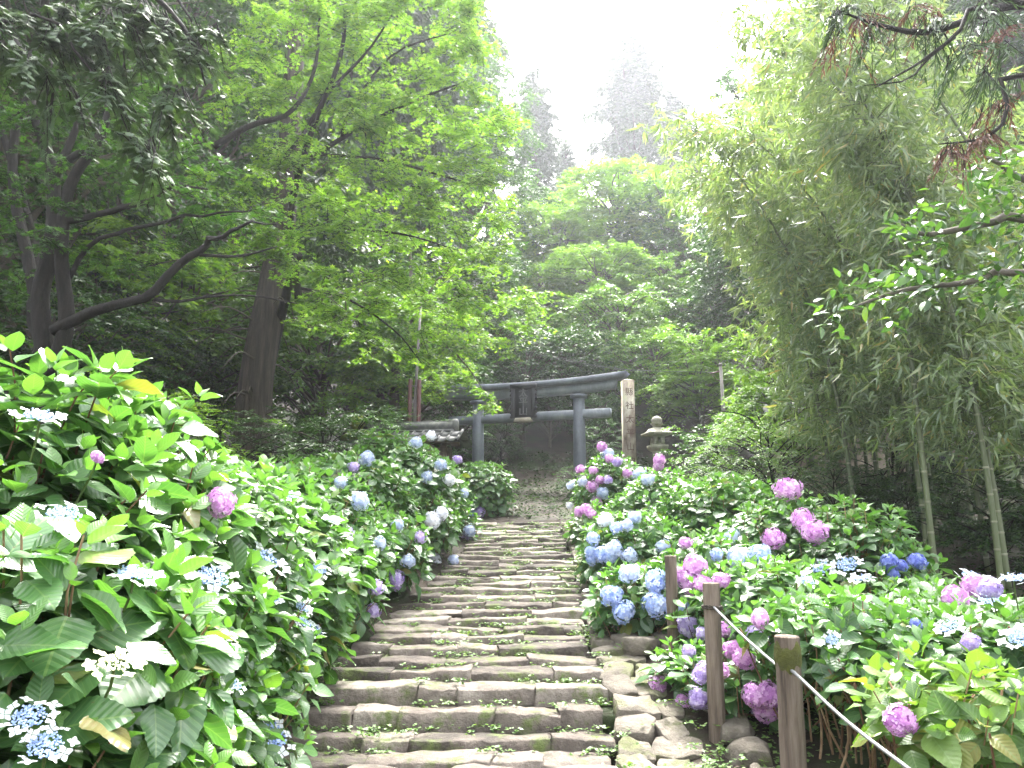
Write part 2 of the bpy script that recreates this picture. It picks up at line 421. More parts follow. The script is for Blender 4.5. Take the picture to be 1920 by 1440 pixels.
def lump(x, y, s=1.0):
    return (np.sin(x * 1.7 * s + 0.3 * y) * np.cos(y * 1.3 * s - 0.5 * x) + 0.5 * np.sin(3.9 * s * x + 1.3) * np.sin(3.1 * s * y + 0.7 * x) + 0.25 * np.sin(9.1 * s * x) * np.cos(8.3 * s * y)) / 1.75

def ground(x, y):
    x = np.asarray(x, float)
    y = np.asarray(y, float)
    z = np.interp(y, _GY, _GZ)
    xl = np.interp(y, STEP_Y, STEP_L)
    xr = np.interp(y, STEP_Y, STEP_R)
    on = (y > 5.0) & (y < 15.7)
    inside = np.clip(np.minimum(x - xl + 0.1, xr + 0.45 - x) / 0.15, 0, 1) * on
    left = np.clip((xl - x) / 1.4, 0, 1)
    z = z + 0.04 * lump(x, y) + 0.35 * left * left * (3 - 2 * left) * np.clip((y - 1) / 4, 0, 1) * np.clip((24 - y) / 6, 0, 1)
    z = z - 0.16 * inside - 0.03
    z = z + 0.42 * np.clip(-x - 6, 0, 60) * np.clip((y - 4) / 8, 0, 1) * np.clip(1.4 - y / 90, 0, 1)
    z = z + 0.34 * np.clip(x - 9, 0, 60) * np.clip((y - 4) / 8, 0, 1) * np.clip(1.4 - y / 90, 0, 1)
    z = z + 0.35 * lump(x * 0.25, y * 0.25) * np.clip((y - 20) / 20, 0, 3)
    return z

def G(x, y):
    return float(ground(x, y))

gx = np.unique(np.concatenate([np.linspace(-10, 10, 115), np.linspace(-60, -10, 34), np.linspace(10, 60, 34), np.linspace(-120, -60, 9), np.linspace(60, 120, 9)]))
gy = np.unique(np.concatenate([np.linspace(-20, 2, 12), np.linspace(2, 20, 110), np.linspace(20, 60, 70), np.linspace(60, 150, 24)]))
XX, YY = np.meshgrid(gx, gy)
ZZ = ground(XX, YY)
nx_, ny_ = len(gx), len(gy)
ii, jj = np.meshgrid(np.arange(ny_ - 1), np.arange(nx_ - 1), indexing='ij')
a_ = ii * nx_ + jj
gf = np.stack([a_, a_ + 1, a_ + nx_ + 1, a_ + nx_], -1).reshape(-1, 4)
tag(obj('ground', mesh_np('ground', np.stack([XX, YY, ZZ], -1).reshape(-1, 3), gf), MAT['soil']), kind='structure')

# ------------------------------------------------------------------ stones
_lat = {}
def lattice(n):
    if n in _lat:
        return _lat[n]
    idx, V, Fq = {}, [], []
    def vid(p):
        if p not in idx:
            idx[p] = len(V)
            V.append(p)
        return idx[p]
    for ax in range(3):
        b, c = (ax + 1) % 3, (ax + 2) % 3
        for side in (0, n[ax]):
            for i in range(n[b]):
                for j in range(n[c]):
                    q = []
                    for di, dj in ((0, 0), (1, 0), (1, 1), (0, 1)):
                        p = [0, 0, 0]
                        p[ax], p[b], p[c] = side, i + di, j + dj
                        q.append(vid(tuple(p)))
                    Fq.append(q if side else q[::-1])
    V = np.array(V, float)
    for ax in range(3):
        k = n[ax]
        tab = np.concatenate([[-1], np.linspace(-0.93, 0.93, k - 1), [1]])
        V[:, ax] = tab[V[:, ax].astype(int)]
    _lat[n] = (V, np.array(Fq))
    return _lat[n]

def stone_mesh(w, d, h, seed, n=(7, 4, 3), amp=0.03, power=7.0, ends=1.0):
    V, Fq = lattice(n)
    Q = np.abs(V) * np.array([ends, 1, 1])
    L = (Q ** power).sum(1) ** (1 / power)
    k = (Q.max(1) / L)[:, None]
    p = V * np.hstack([k if ends == 1.0 else k ** 0.3, k, k]) * np.array([w, d, h]) / 2
    rs = np.random.default_rng(seed)
    o = rs.random(3) * 50
    disp = np.array([[mnoise.noise(Vector(q * 4.5 + o)) + 0.5 * mnoise.noise(Vector(q * 11 + o)), mnoise.noise(Vector(q * 4.5 + o + 17)) + 0.5 * mnoise.noise(Vector(q * 10 + o + 5)), mnoise.noise(Vector(q * 4.0 + o + 31)) + 0.6 * mnoise.noise(Vector(q * 10 + o + 9)) + 0.4 * mnoise.noise(Vector(q * 23 + o))] for q in p])
    p = p + disp * amp * np.array([1.0, 1.1, 0.75])
    # shear and taper a little so that no two stones are alike
    p[:, 1] += p[:, 0] * rs.uniform(-0.1, 0.1)
    p[:, 2] += p[:, 0] * rs.uniform(-0.05, 0.05) + p[:, 1] * rs.uniform(-0.03, 0.05)
    return mesh_np('stone', p, Fq)

stairs = MB()
for i in range(len(STEP_Y)):       # earth packed under the treads
    y0 = STEP_Y[i] + 0.06
    y1 = STEP_Y[i] + STEP_T + 0.06
    stairs.box(((STEP_L[i] + STEP_R[i]) / 2, (y0 + y1) / 2, STEP_Z[i] - 0.1), (STEP_R[i] - STEP_L[i] - 0.06, y1 - y0, 0.1 + 0.001 * i))
stairs_o = tag(obj('stone_stairs', stairs.mesh('stone_stairs'), MAT['soil']), 'mossy stone stairway climbing between banks of hydrangeas', 'stairs', kind='structure')
sd = 100
WEEDSPOTS = []
for i in range(len(STEP_Y)):
    xl, xr = STEP_L[i] - random.uniform(0, 0.12), STEP_R[i] + random.uniform(-0.03, 0.08)
    x = xl
    rise = STEP_Z[i] - (STEP_Z[i - 1] if i else STEP_Z[0] - 0.12)
    while x < xr - 0.08:
        w = random.uniform(0.3, 0.62) if random.random() < 0.65 else random.uniform(0.6, 0.95)
        w = min(w, xr - x)
        if xr - x - w < 0.16:
            w = xr - x
        sd += 1
        h = rise + 0.2
        dpt = STEP_T + random.uniform(0.06, 0.12)
        o = obj('stone', stone_mesh(w * 1.03, dpt, h, sd, (12, 6, 5), 0.024, 7.0, 0.55), MAT['step'], stairs_o)
        zt = STEP_Z[i] + random.uniform(-0.014, 0.012)
        o.location = (x + w / 2, STEP_Y[i] + dpt / 2 + random.uniform(-0.03, 0.03), zt - h / 2 - 0.018)
        o.rotation_euler = (-0.36 * math.atan2(EYE - STEP_Z[i], STEP_Y[i]) + random.uniform(-0.04, 0.03), random.uniform(-0.02, 0.02), random.uniform(-0.035, 0.035))
        x += w
        for q in range(3):
            WEEDSPOTS.append((x - random.random() * w, STEP_Y[i] + random.uniform(-0.09, -0.03), STEP_Z[i] - rise - 0.04, 1.0))
        if random.random() < 0.5:
            WEEDSPOTS.append((x, STEP_Y[i] + random.uniform(0.0, 0.3), STEP_Z[i] - 0.01, 0.7))

# landing of flat stones in front of the first step
bord = MB()
for i in range(26):
    y0 = 4.3 + i * 0.43
    zz = float(np.interp(y0 + 0.2, _GY, _GZ))
    xr = float(np.interp(y0 + 0.2, STEP_Y, STEP_R))
    bord.box((xr + 0.28, y0 + 0.2, zz - 0.17), (0.6, 0.46, 0.12 + 0.002 * (i % 3)))
bord_o = tag(obj('stone_border', bord.mesh('stone_border'), MAT['soil']), 'sloping border of flat mossy stones beside the stairs', 'stone border', kind='structure')
def stone_at(x, y, z, w, d, h, parent, mat, tilt=0.0, rz=0.0, n=(6, 5, 3), amp=0.028, power=5.0):
    global sd
    sd += 1
    o = obj('stone', stone_mesh(w, d, h, sd, n, amp, power), mat, parent)
    o.location = (x, y, z)
    o.rotation_euler = (tilt + random.uniform(-0.06, 0.06), random.uniform(-0.06, 0.06), rz)
    return o
# border rows
y = 4.25
while y < 15.3:
    xr = float(np.interp(y, STEP_Y, STEP_R)) + 0.05
    bw = float(np.interp(y, [4.2, 5.2, 6.5, 9, 15], [0.62, 0.6, 0.46, 0.34, 0.3]))
    row = random.uniform(0.24, 0.4)
    zz = float(np.interp(y + row / 2, _GY, _GZ))
    sl = math.atan((np.interp(y + 0.35, _GY, _GZ) - np.interp(y - 0.35, _GY, _GZ)) / 0.7)
    x = xr
    while x < xr + bw - 0.05:
        w = random.uniform(0.2, 0.36)
        if xr + bw - x - w < 0.12:
            w = xr + bw - x
        stone_at(x + w / 2, y + row / 2 + random.uniform(-0.05, 0.05), zz - 0.075 - 0.05 * (x + w / 2 - xr), w * 1.0, row * 1.03, 0.15, bord_o, MAT['cobble'], sl, random.uniform(-0.4, 0.4), (7, 6, 3), 0.042, 6.0)
        for _q in range(random.randint(0, 3)):
            WEEDSPOTS.append((x + random.random() * w, y + random.uniform(-0.06, 0.06), zz - 0.01, 0.8))
        x += w
    y += row
# paving in front of the bottom step
x = -1.75
for y0 in (4.1, 4.5, 4.9):
    x = -1.75 + random.uniform(-0.2, 0)
    while x < 0.75:
        w = random.uniform(0.35, 0.7)
        stone_at(x + w / 2, y0 + 0.2, float(np.interp(y0 + 0.2, _GY, _GZ)) - 0.03, w * 0.97, 0.4, 0.16, stairs_o, MAT['step'], 0.0, random.uniform(-0.08, 0.08), (7, 5, 3), 0.024, 8)
        x += w
# edging stones beyond the gutter
y = 3.9
while y < 7.4:
    d = random.uniform(0.26, 0.42)
    xr = float(np.interp(y, STEP_Y, STEP_R)) + float(np.interp(y, [4.2, 5.2, 6.5, 9, 15], [0.62, 0.6, 0.46, 0.34, 0.3])) + 0.31
    stone_at(xr, y + d / 2, G(xr, y + d / 2) + 0.03, random.uniform(0.2, 0.3), d, 0.17, bord_o, MAT['cobble'], 0.08, random.uniform(-0.35, 0.35), (6, 6, 4), 0.06, 3.2)
    y += d * 1.02
# loose stones on the bank by the gutter, farther up
for (px, py, Y, s) in ((1175, 1225, 7.6, .2), (1195, 1205, 7.9, .22), (1205, 1250, 7.2, .24), (1160, 1180, 8.6, .2), (1180, 1160, 8.9, .22)):
    p = P(px, py, Y)
    stone_at(p[0], Y, G(p[0], Y) + 0.04, s * 1.3, s * 1.2, s * 0.8, bord_o, MAT['cobble'], 0, random.uniform(-1, 1), (5, 4, 4), 0.035, 3.5)

# ------------------------------------------------------------------ leaf templates (base at 0, along +y, width x, upper side +z)
def tpl_kite(w, fold=0.15, droop=0.0, at=0.42):
    V = np.array([[0, 0, 0], [-w / 2, at, fold * w], [0, 1, -droop], [w / 2, at, fold * w]])
    return V, np.array([[0, 3, 2], [0, 2, 1]])
def tpl_maple():
    V, Fc = [], []
    for a, l in ((0, 1.0), (48, 0.92), (-48, 0.92), (98, 0.62), (-98, 0.62)):
        a = rad(a)
        t = np.array([math.sin(a) * l * 0.6, 0.38 + math.cos(a) * l * 0.6, -0.05])
        s = np.array([math.cos(a), -math.sin(a), 0]) * 0.115
        c = np.array([0, 0.38, 0.03])
        m = c + (t - c) * 0.42
        k = len(V)
        m = c + (t - c) * 0.2
        V += [m + s * 1.15, t, m - s * 1.15]
        Fc.append([k, k + 1, k + 2])
    return np.array(V), np.array(Fc)
def tpl_ovate(w=0.62, nl=4, fold=0.1, droop=0.12, nw=1, teeth=0.0):
    """ovate leaf as a strip of quads on each side of the midrib"""
    t = np.linspace(0, 1, nl + 1)
    half = w / 2 * np.sin(np.pi * np.clip(t, 0, 1) ** 0.82) ** 0.8
    half[0] = 0.02; half[-1] = 0.0
    if teeth:
        half[1:-1:2] *= 1 + teeth
    V, uv = [], []
    cols = np.linspace(-1, 1, 2 * nw + 1)
    for i in range(nl + 1):
        for c in cols:
            V.append([c * half[i], t[i], fold * abs(c) * half[i] * 2 - droop * t[i] ** 2 + 0.025 * math.sin(t[i] * 9 + c * 2) * abs(c)])
            uv.append([0.5 + 0.5 * c * half[i] / (w / 2), t[i]])
    k = len(cols)
    Fq = [[i * k + j, i * k + j + 1, (i + 1) * k + j + 1, (i + 1) * k + j] for i in range(nl) for j in range(k - 1)]
    return np.array(V), np.array(Fq), np.array(uv)

def cloud(name, tpl, pos, R, scale, rnd=None, young=None, uv=None, smooth=True):
    V0, F0 = tpl[0], tpl[1]
    n, k = len(pos), len(V0)
    scale = np.asarray(scale)
    s3 = scale[:, None, None] if scale.ndim == 1 else scale[:, None, :]
    V = np.einsum('nij,nkj->nki', R, V0[None] * s3) + pos[:, None]
    Fq = (F0[None] + (np.arange(n) * k)[:, None, None]).reshape(-1, F0.shape[1])
    if rnd is None:
        rnd = RNG.random(n)
    at = {'rnd': np.repeat(rnd, k)}
    if young is not None:
        at['young'] = np.repeat(young, k)
    return mesh_np(name, V.reshape(-1, 3), Fq, at, np.tile(uv, (n, 1)) if uv is not None else None, smooth)

UP = np.array([0, 0, 1.0])
def sprays(C, D, L, T, K, droop=0.25, spread=110, up_j=0.35, elev=(-0.25, 0.25), side=55, back=0.0, hang=0.2):
    """leaf positions, directions and normals of twigs set in flat fans at C, pointing along D, of length L"""
    Mn = len(C)
    h = np.array(D, float)
    h[:, 2] *= 0.45
    h = norm(h)
    s = norm(np.cross(UP, h))
    s0 = RNG.uniform(-back, 0.65, (Mn, T)) * L[:, None]
    ang = np.radians(RNG.uniform(-spread, spread, (Mn, T)))
    el = RNG.uniform(elev[0], elev[1], (Mn, T))
    td = h[:, None] * np.cos(ang)[..., None] + s[:, None] * np.sin(ang)[..., None] + UP * el[..., None]
    td = norm(td)
    tl = L[:, None] * RNG.uniform(0.3, 0.75, (Mn, T))
    t = (np.arange(K) + RNG.random((Mn, T, K))) / K
    start = C[:, None] + h[:, None] * s0[..., None] + RNG.normal(0, 0.04, (Mn, T, 3)) * L[:, None, None]
    pos = start[:, :, None] + td[:, :, None] * (tl[..., None] * t)[..., None]
    rr = (s0[..., None] + tl[..., None] * t) / L[:, None, None]
    pos[..., 2] -= droop * L[:, None, None] * rr ** 2
    sg = np.where(np.arange(K) % 2 == 0, 1, -1) * np.radians(side + RNG.normal(0, 18, (Mn, T, K)))
    sd2 = np.cross(UP, td)
    d = td[:, :, None] * np.cos(sg)[..., None] + sd2[:, :, None] * np.sin(sg)[..., None] - UP * hang
    d = d + RNG.normal(0, 0.18, d.shape)
    n = UP + RNG.normal(0, up_j, d.shape) + td[:, :, None] * 0.2
    twigs = np.stack([start, start + td * tl[..., None] * 0.5 - UP * (droop * L[:, None, None] * ((s0 + tl * 0.5) / L[:, None])[..., None] ** 2), start + td * tl[..., None] - UP * (droop * L[:, None, None] * ((s0 + tl) / L[:, None])[..., None] ** 2)], 2)
    return pos.reshape(-1, 3), d.reshape(-1, 3), n.reshape(-1, 3), twigs.reshape(-1, 3, 3)

def twig_mesh(tw, r=0.006):
    """thin three-sided twigs, one strip each"""
    n = len(tw)
    dirs = norm(tw[:, 2] - tw[:, 0])
    a = norm(np.cross(dirs, UP + 0.01))
    b = np.cross(dirs, a)
    ring = []
    for k, rr in ((0, r), (1, r * 0.7), (2, r * 0.3)):
        for q in range(3):
            an = q * 2 * math.pi / 3
            ring.append(tw[:, k] + rr * (a * math.cos(an) + b * math.sin(an)))
    V = np.stack(ring, 1).reshape(-1, 3)
    base = (np.arange(n) * 9)[:, None, None]
    q = []
    for k in range(2):
        for j in range(3):
            q.append([k * 3 + j, k * 3 + (j + 1) % 3, k * 3 + 3 + (j + 1) % 3, k * 3 + 3 + j])
    return V, (np.array(q)[None] + base).reshape(-1, 4)

def branch(pts, r0, r1, n=14, sides=7, wob=0.0, name='branch'):
    p = smooth_path(pts, n)
    if wob:
        p[1:-1] += RNG.normal(0, wob, (n - 2, 3))
    return p, np.linspace(1, 0, n) ** 0.8 * (r0 - r1) + r1

def ell_points(n, c, r, inner=0.55, low=-0.7):
    """points in the outer shell of an ellipsoid"""
    out = []
    while len(out) < n:
        d = norm(RNG.normal(0, 1, 3))
        if d[2] < low:
            continue
        rr = RNG.uniform(inner, 1.0)
        out.append((c + d * r * rr, d))
    return np.array([o[0] for o in out]), np.array([o[1] for o in out])

# ------------------------------------------------------------------ torii, pillar, lanterns
def text_mesh(body, size, depth):
    cu = bpy.data.curves.new('glyph', 'FONT')
    cu.body = body
    cu.size = size
    cu.extrude = depth
    cu.align_x = 'CENTER'
    cu.align_y = 'CENTER'
    cu.resolution_u = 2
    o = bpy.data.objects.new('glyph_tmp', cu)
    COL.objects.link(o)
    dg = bpy.context.evaluated_depsgraph_get()
    me = bpy.data.meshes.new_from_object(o.evaluated_get(dg))
    bpy.data.objects.remove(o)
    bpy.data.curves.remove(cu)
    return me

pr, pl = P(1085, 740, 22.4), P(897, 750, 23.5)
tc = (pr + pl) / 2
tw = float(np.linalg.norm((pr - pl)[:2])) / 2
trz = math.atan2((pr - pl)[1], (pr - pl)[0])
tz0 = 2.45
tor = thing('torii_gate', 'grey bronze shrine gate with upswept top beam and dark name plaque', 'torii', (tc[0], tc[1], tz0), trz)
topz = 5.6 - tz0
for s in (-1, 1):
    m = MB().lathe([(0.19, -0.6), (0.19, 0), (0.175, topz * 0.6), (0.165, topz)], (s * tw, 0, 0), 20)
    pil = obj('pillar', m.mesh('pillar', True), MAT['bronze'], tor)
    obj('pillar_ring', MB().lathe([(0.185, -0.1), (0.25, -0.085), (0.255, 0.0), (0.2, 0.012)], (s * tw, 0, topz - 0.0), 20).mesh('pillar_ring'), MAT['bronze'], pil)
def beam(x0, x1, zf, h, d, slant, n=22):
    """a beam along x whose underside follows zf(x); its ends lean outward by slant"""
    V, q = [], []
    for i in range(n + 1):
        x = x0 + (x1 - x0) * i / n
        e = slant * (2 * i / n - 1) * (1 if 0 < i < n else 1) * (abs(2 * i / n - 1) ** 6)
        for (yy, zz, ex) in ((-d / 2, 0, 0), (d / 2, 0, 0), (d / 2, h, e), (-d / 2, h, e)):
            V.append([x + ex, yy, zf(x) + zz])
    for i in range(n):
        for j in range(4):
            q.append([i * 4 + j, (i + 1) * 4 + j, (i + 1) * 4 + (j + 1) % 4, i * 4 + (j + 1) % 4])
    q += [[0, 1, 2, 3], [n * 4 + 3, n * 4 + 2, n * 4 + 1, n * 4]]
    m = MB()
    m.add(V, [q])
    return m
HL = 2.86
curve = lambda x: topz + 0.02 + 0.12 * (abs(x) / HL) ** 2.2
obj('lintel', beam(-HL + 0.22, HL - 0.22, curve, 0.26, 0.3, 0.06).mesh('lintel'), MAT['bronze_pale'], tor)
obj('top_beam', beam(-HL, HL, lambda x: curve(x) + 0.262, 0.16, 0.56, 0.16).mesh('top_beam'), MAT['bronze'], tor)
nz = 5.03 - tz0
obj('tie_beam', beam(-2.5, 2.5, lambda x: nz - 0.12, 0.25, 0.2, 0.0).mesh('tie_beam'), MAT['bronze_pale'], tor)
pq = thing_pl = obj('name_plaque', MB().box((0, -0.33, nz + 0.38), (0.5, 0.07, 0.98)).mesh('name_plaque'), MAT['plaque'], tor)
fr = MB()
fr.box((0, -0.34, nz + 0.86), (0.78, 0.2, 0.14)).box((-0.31, -0.345, nz + 0.38), (0.12, 0.14, 0.9)).box((0.31, -0.345, nz + 0.38), (0.12, 0.14, 0.9))
for k in range(7):      # scalloped carving along the frame
    for s in (-1, 1):
        fr.box((s * 0.375, -0.345, nz - 0.02 + k * 0.13), (0.07, 0.1, 0.08), 0, 0.6)
obj('plaque_frame', fr.mesh('plaque_frame'), MAT['plaque'], pq)
obj('plaque_ledge', MB().box((0, -0.36, nz - 0.13), (0.56, 0.2, 0.13), 0, 0.8).mesh('plaque_ledge'), MAT['ledge'], pq)
for k, ch in enumerate('太平山'):
    t = obj('character', text_mesh(ch, 0.29, 0.012), MAT['glyph'], pq)
    t.location = (0, -0.372, nz + 0.66 - k * 0.27)
    t.rotation_euler = (rad(90), 0, 0)

pp = P(1176, 712, 19.2)
pg = G(pp[0], 19.2)
ph = pp[2] - pg
sp = thing('stone_pillar', 'tall square weathered stone pillar with carved characters beside the gate', 'stone pillar', (pp[0], 19.2, pg), rad(4))
m = MB()
m.box((0, 0, ph / 2 - 0.3), (0.28, 0.28, ph + 0.54))
m.add(np.array([[-0.14, -0.14, ph - 0.029], [0.14, -0.14, ph - 0.029], [0.14, 0.14, ph - 0.029], [-0.14, 0.14, ph - 0.029], [0, 0, ph + 0.02]]), [[[0, 1, 4], [1, 2, 4], [2, 3, 4], [3, 0, 4]]])
obj('shaft', m.mesh('shaft'), MAT['pillar'], sp)
for k, ch in enumerate('縣社太平山神社'):
    t = obj('character', text_mesh(ch, 0.21, 0.004), MAT['carved'], sp)
    t.location = (0.01, -0.138, ph - 0.34 - k * 0.34)
    t.rotation_euler = (rad(90), 0, 0)

def lantern(name, label, loc, s, mats, rz=0.2):
    t = thing(name, label, 'stone lantern', loc, rz)
    t.scale = (s * 1.22, s * 1.22, s * 0.95)
    obj('base', MB().lathe([(0.42, -0.3), (0.42, 0.16), (0.33, 0.22)], sides=6).mesh('base'), mats[0], t)
    obj('post', MB().lathe([(0.19, 0.2), (0.16, 0.3), (0.15, 0.95), (0.19, 1.05)], sides=16).mesh('post', True), mats[0], t)
    obj('platform', MB().lathe([(0.2, 1.04), (0.3, 1.1), (0.36, 1.2), (0.36, 1.3), (0.3, 1.305)], sides=4, rot=math.pi / 4).mesh('platform'), mats[0], t)
    fb = MB()
    for sx in (-1, 1):
        for sy in (-1, 1):
            fb.box((sx * 0.115, sy * 0.115, 1.47), (0.12, 0.12, 0.34))
    fb.box((0, 0, 1.345), (0.345, 0.345, 0.09)).box((0, 0, 1.615), (0.345, 0.345, 0.06))
    obj('fire_box', fb.mesh('fire_box'), mats[0], t)
    cap = MB()
    prof = [(0.17, 1.63), (0.53, 1.70), (0.56, 1.78), (0.5, 1.79), (0.36, 1.86), (0.28, 1.97), (0.16, 2.0)]
    cap.lathe(prof, sides=4, rot=math.pi / 4)
    cp = obj('roof', cap.mesh('roof'), mats[1], t)
    obj('finial', MB().lathe([(0.13, 1.99), (0.13, 2.08), (0.19, 2.13), (0.2, 2.17), (0.13, 2.19), (0.17, 2.26), (0.175, 2.33), (0.12, 2.42), (0.02, 2.48)], sides=14).mesh('finial', True), mats[2], cp)
    return t
lp = P(1232, 808, 19.0)
lg = G(lp[0], 19.0)
lantern('stone_lantern', 'pale stone lantern with square roof and open light box behind pink hydrangeas', (lp[0], 19.0, lp[2] - 1.78 * 0.64), 0.64, (MAT['granite'], MAT['granite'], MAT['granite']))
lp = P(670, 815, 16.4)
lantern('stone_lantern', 'stone lantern with thick yellow-green moss on its roof beside the tiled roof', (lp[0], 16.4, lp[2] - 1.75 * 0.7), 0.7, (MAT['granite'], MAT['mossy'], MAT['mossy']), 0.5)

# ------------------------------------------------------------------ roofed board with a tiled ridge
def tiled_shelter():
    a, b = P(700, 793, 16.6), P(850, 792, 16.3)
    c = (a + b) / 2
    w = float(np.linalg.norm((b - a)[:2]))
    rz = math.atan2((b - a)[1], (b - a)[0])
    g = G(c[0], c[1])
    hz = c[2] - g
    t = thing('notice_shelter', 'small wooden notice shelter with grey tiled ridge roof behind the hydrangeas', 'shelter', (c[0], c[1], g), rz)
    obj('ridge', MB().box((0, 0, hz - 0.09), (w, 0.16, 0.16)).box((0, 0, hz + 0.005), (w + 0.06, 0.1, 0.024)).box((0, 0, hz - 0.19), (w + 0.02, 0.24, 0.04)).mesh('ridge'), MAT['tile'], t)
    for s in (-1, 1):
        obj('ridge_end_tile', MB().lathe([(0.02, 0), (0.085, 0.02), (0.085, 0.2), (0.06, 0.27), (0.02, 0.28)], (s * (w / 2 + 0.04), 0, hz - 0.22), 10).mesh('ridge_end_tile'), MAT['tile'], t)
    ov = 0.28
    tm = None
    n = 11
    tw_ = (w + 0.5) / n
    me_t = MB()
    prof = [(-0.5, 0.0), (-0.25, -0.012), (0.0, -0.016), (0.22, -0.006), (0.32, 0.03), (0.42, 0.03), (0.5, 0.004)]
    V = []
    for yy, zz in ((0, 0), (0.34, -0.0)):
        for (u, z) in prof:
            V.append([u * tw_, yy, z + zz])
    for yy, zz in ((0, -0.02), (0.34, -0.02)):
        for (u, z) in prof:
            V.append([u * tw_, yy, z + zz])
    k = len(prof)
    q = [[i, i + 1, k + i + 1, k + i] for i in range(k - 1)] + [[2 * k + i + 1, 2 * k + i, 3 * k + i, 3 * k + i + 1] for i in range(k - 1)] + [[i, 2 * k + i, 2 * k + i + 1, i + 1] for i in range(k - 1)]
    me_t.add(V, [q])
    tm = me_t.mesh('roof_tile')
    pitch = rad(24)
    for side in (-1, 1):
        for r in range(2):
            for i in range(n):
                o = obj('roof_tile', tm, MAT['tile'], t)
                d0 = 0.1 + (1 - r) * 0.28 + 0.34
                o.location = ((i - (n - 1) / 2) * tw_, side * d0 * math.cos(pitch), hz - 0.17 - d0 * math.sin(pitch) + r * 0.012)
                o.rotation_euler = (pitch, 0, 0) if side < 0 else (pitch, 0, math.pi)
    for sx in (-1, 1):
        for sy in (-1, 1):
            obj('post', MB().box((sx * (w / 2 - 0.15), sy * 0.22, (hz - 0.45) / 2 - 0.2), (0.12, 0.12, hz - 0.05)).mesh('post'), MAT['wood'], t)
    for k in range(5):
        obj('board', MB().box((0, 0.02, hz - 0.62 - k * 0.2), (w - 0.45, 0.03, 0.192)).mesh('board'), MAT['wood'], t)
    obj('eave_beam', MB().box((0, -0.36, hz - 0.43), (w + 0.1, 0.08, 0.09)).box((0, 0.36, hz - 0.43), (w + 0.1, 0.08, 0.09)).mesh('eave_beam'), MAT['wood'], t)
tiled_shelter()

# flagpole held between two dark red posts
fp = P(776, 795, 17.3)
fg = G(fp[0], 17.3)
t = thing('flagpole', 'tall thin white pole clamped between two dark red steel posts', 'flagpole', (fp[0], 17.3, fg))
ftop = P(783, 560, 17.3)[2] - fg
obj('pole', MB().tube([[0, 0, -0.2], [0.02, 0, ftop * 0.5], [0.1, 0, ftop]], [0.045, 0.035, 0.024], 10).mesh('pole', True), MAT['whitesteel'], t)
ph_ = P(776, 712, 17.3)[2] - fg
for s in (-1, 1):
    obj('side_post', MB().box((s * 0.1, 0.02, ph_ / 2 - 0.1), (0.075, 0.14, ph_ + 0.2)).mesh('side_post'), MAT['redsteel'], t)
for zb in (0.15, 1.1):
    obj('clamp_bolt', MB().tube([[-0.17, -0.03, ph_ - zb], [0.17, -0.03, ph_ - zb]], 0.018, 6).mesh('clamp_bolt'), MAT['whitesteel'], t)

# small utility pole and its cable
up_ = P(1351, 686, 21.0)
ug = G(up_[0], 21.0)
t = thing('utility_pole', 'slim grey pole carrying a sagging cable above the green shrubs', 'pole', (up_[0], 21, ug))
obj('pole', MB().tube([[0.06, 0, -0.3], [0.0, 0, up_[2] - ug]], [0.055, 0.042], 10).mesh('pole', True), MAT['concrete'], t)
obj('cap', MB().lathe([(0.055, 0), (0.06, 0.05), (0.03, 0.08)], (0, 0, up_[2] - ug), 10).mesh('cap'), MAT['concrete'], t)
obj('bracket', MB().tube([[0, 0, up_[2] - ug - 0.15], [-0.22, -0.02, up_[2] - ug - 0.2], [-0.3, -0.02, up_[2] - ug - 0.22]], 0.018, 6).tube([[0, 0, up_[2] - ug - 0.42], [-0.14, 0, up_[2] - ug - 0.38], [-0.24, 0, up_[2] - ug - 0.24]], 0.012, 5).mesh('bracket'), MAT['redsteel'], t)
cab = MB()
A, B, Cc = P(955, 648, 23.0), P(1185, 694, 22.0), P(1348, 698, 21.0)
p = smooth_path([P(700, 560, 24), A, P(1070, 678, 22.5), B, Cc], 40)
cab.tube(p, 0.007, 5)
q = p.copy(); q[:, 2] += 0.1 * np.linspace(1, 0, 40); q[:, 1] += 0.05
cab.tube(q, 0.005, 5)
tag(obj('overhead_cable', cab.mesh('overhead_cable'), MAT['wire']), 'thin pale twin cable sagging above the gate to the slim pole', 'cable')

# plain old house half hidden behind the bamboo
hp = P(1600, 760, 21.0)
hg = G(hp[0], 21)
t = thing('old_house', 'old brown plastered house with tiled eaves half hidden behind the bamboo', 'house', (hp[0] + 0.6, 21.5, hg), rad(-6))
hh = hp[2] - hg - 0.3
obj('wall', MB().box((0, 1.5, hh / 2 - 0.4), (4.6, 3, hh + 0.8)).mesh('wall'), MAT['plaster'], t)
for k, x in enumerate((-2.3, -0.9, 0.7, 2.3)):
    obj('timber_post', MB().box((x, -0.02, hh / 2), (0.16, 0.1, hh)).mesh('timber_post'), MAT['wood'], t)
w_ = obj('window', MB().box((1.5, -0.02, hh * 0.55), (1.1, 0.06, 0.9)).mesh('window'), MAT['plaque'], t)
obj('window_frame', MB().box((1.5, -0.05, hh * 0.55 + 0.47), (1.2, 0.07, 0.06)).box((1.5, -0.05, hh * 0.55 - 0.47), (1.2, 0.07, 0.06)).box((1.5, -0.052, hh * 0.55), (0.05, 0.07, 0.88)).mesh('window_frame'), MAT['wood'], w_)
rf = MB()
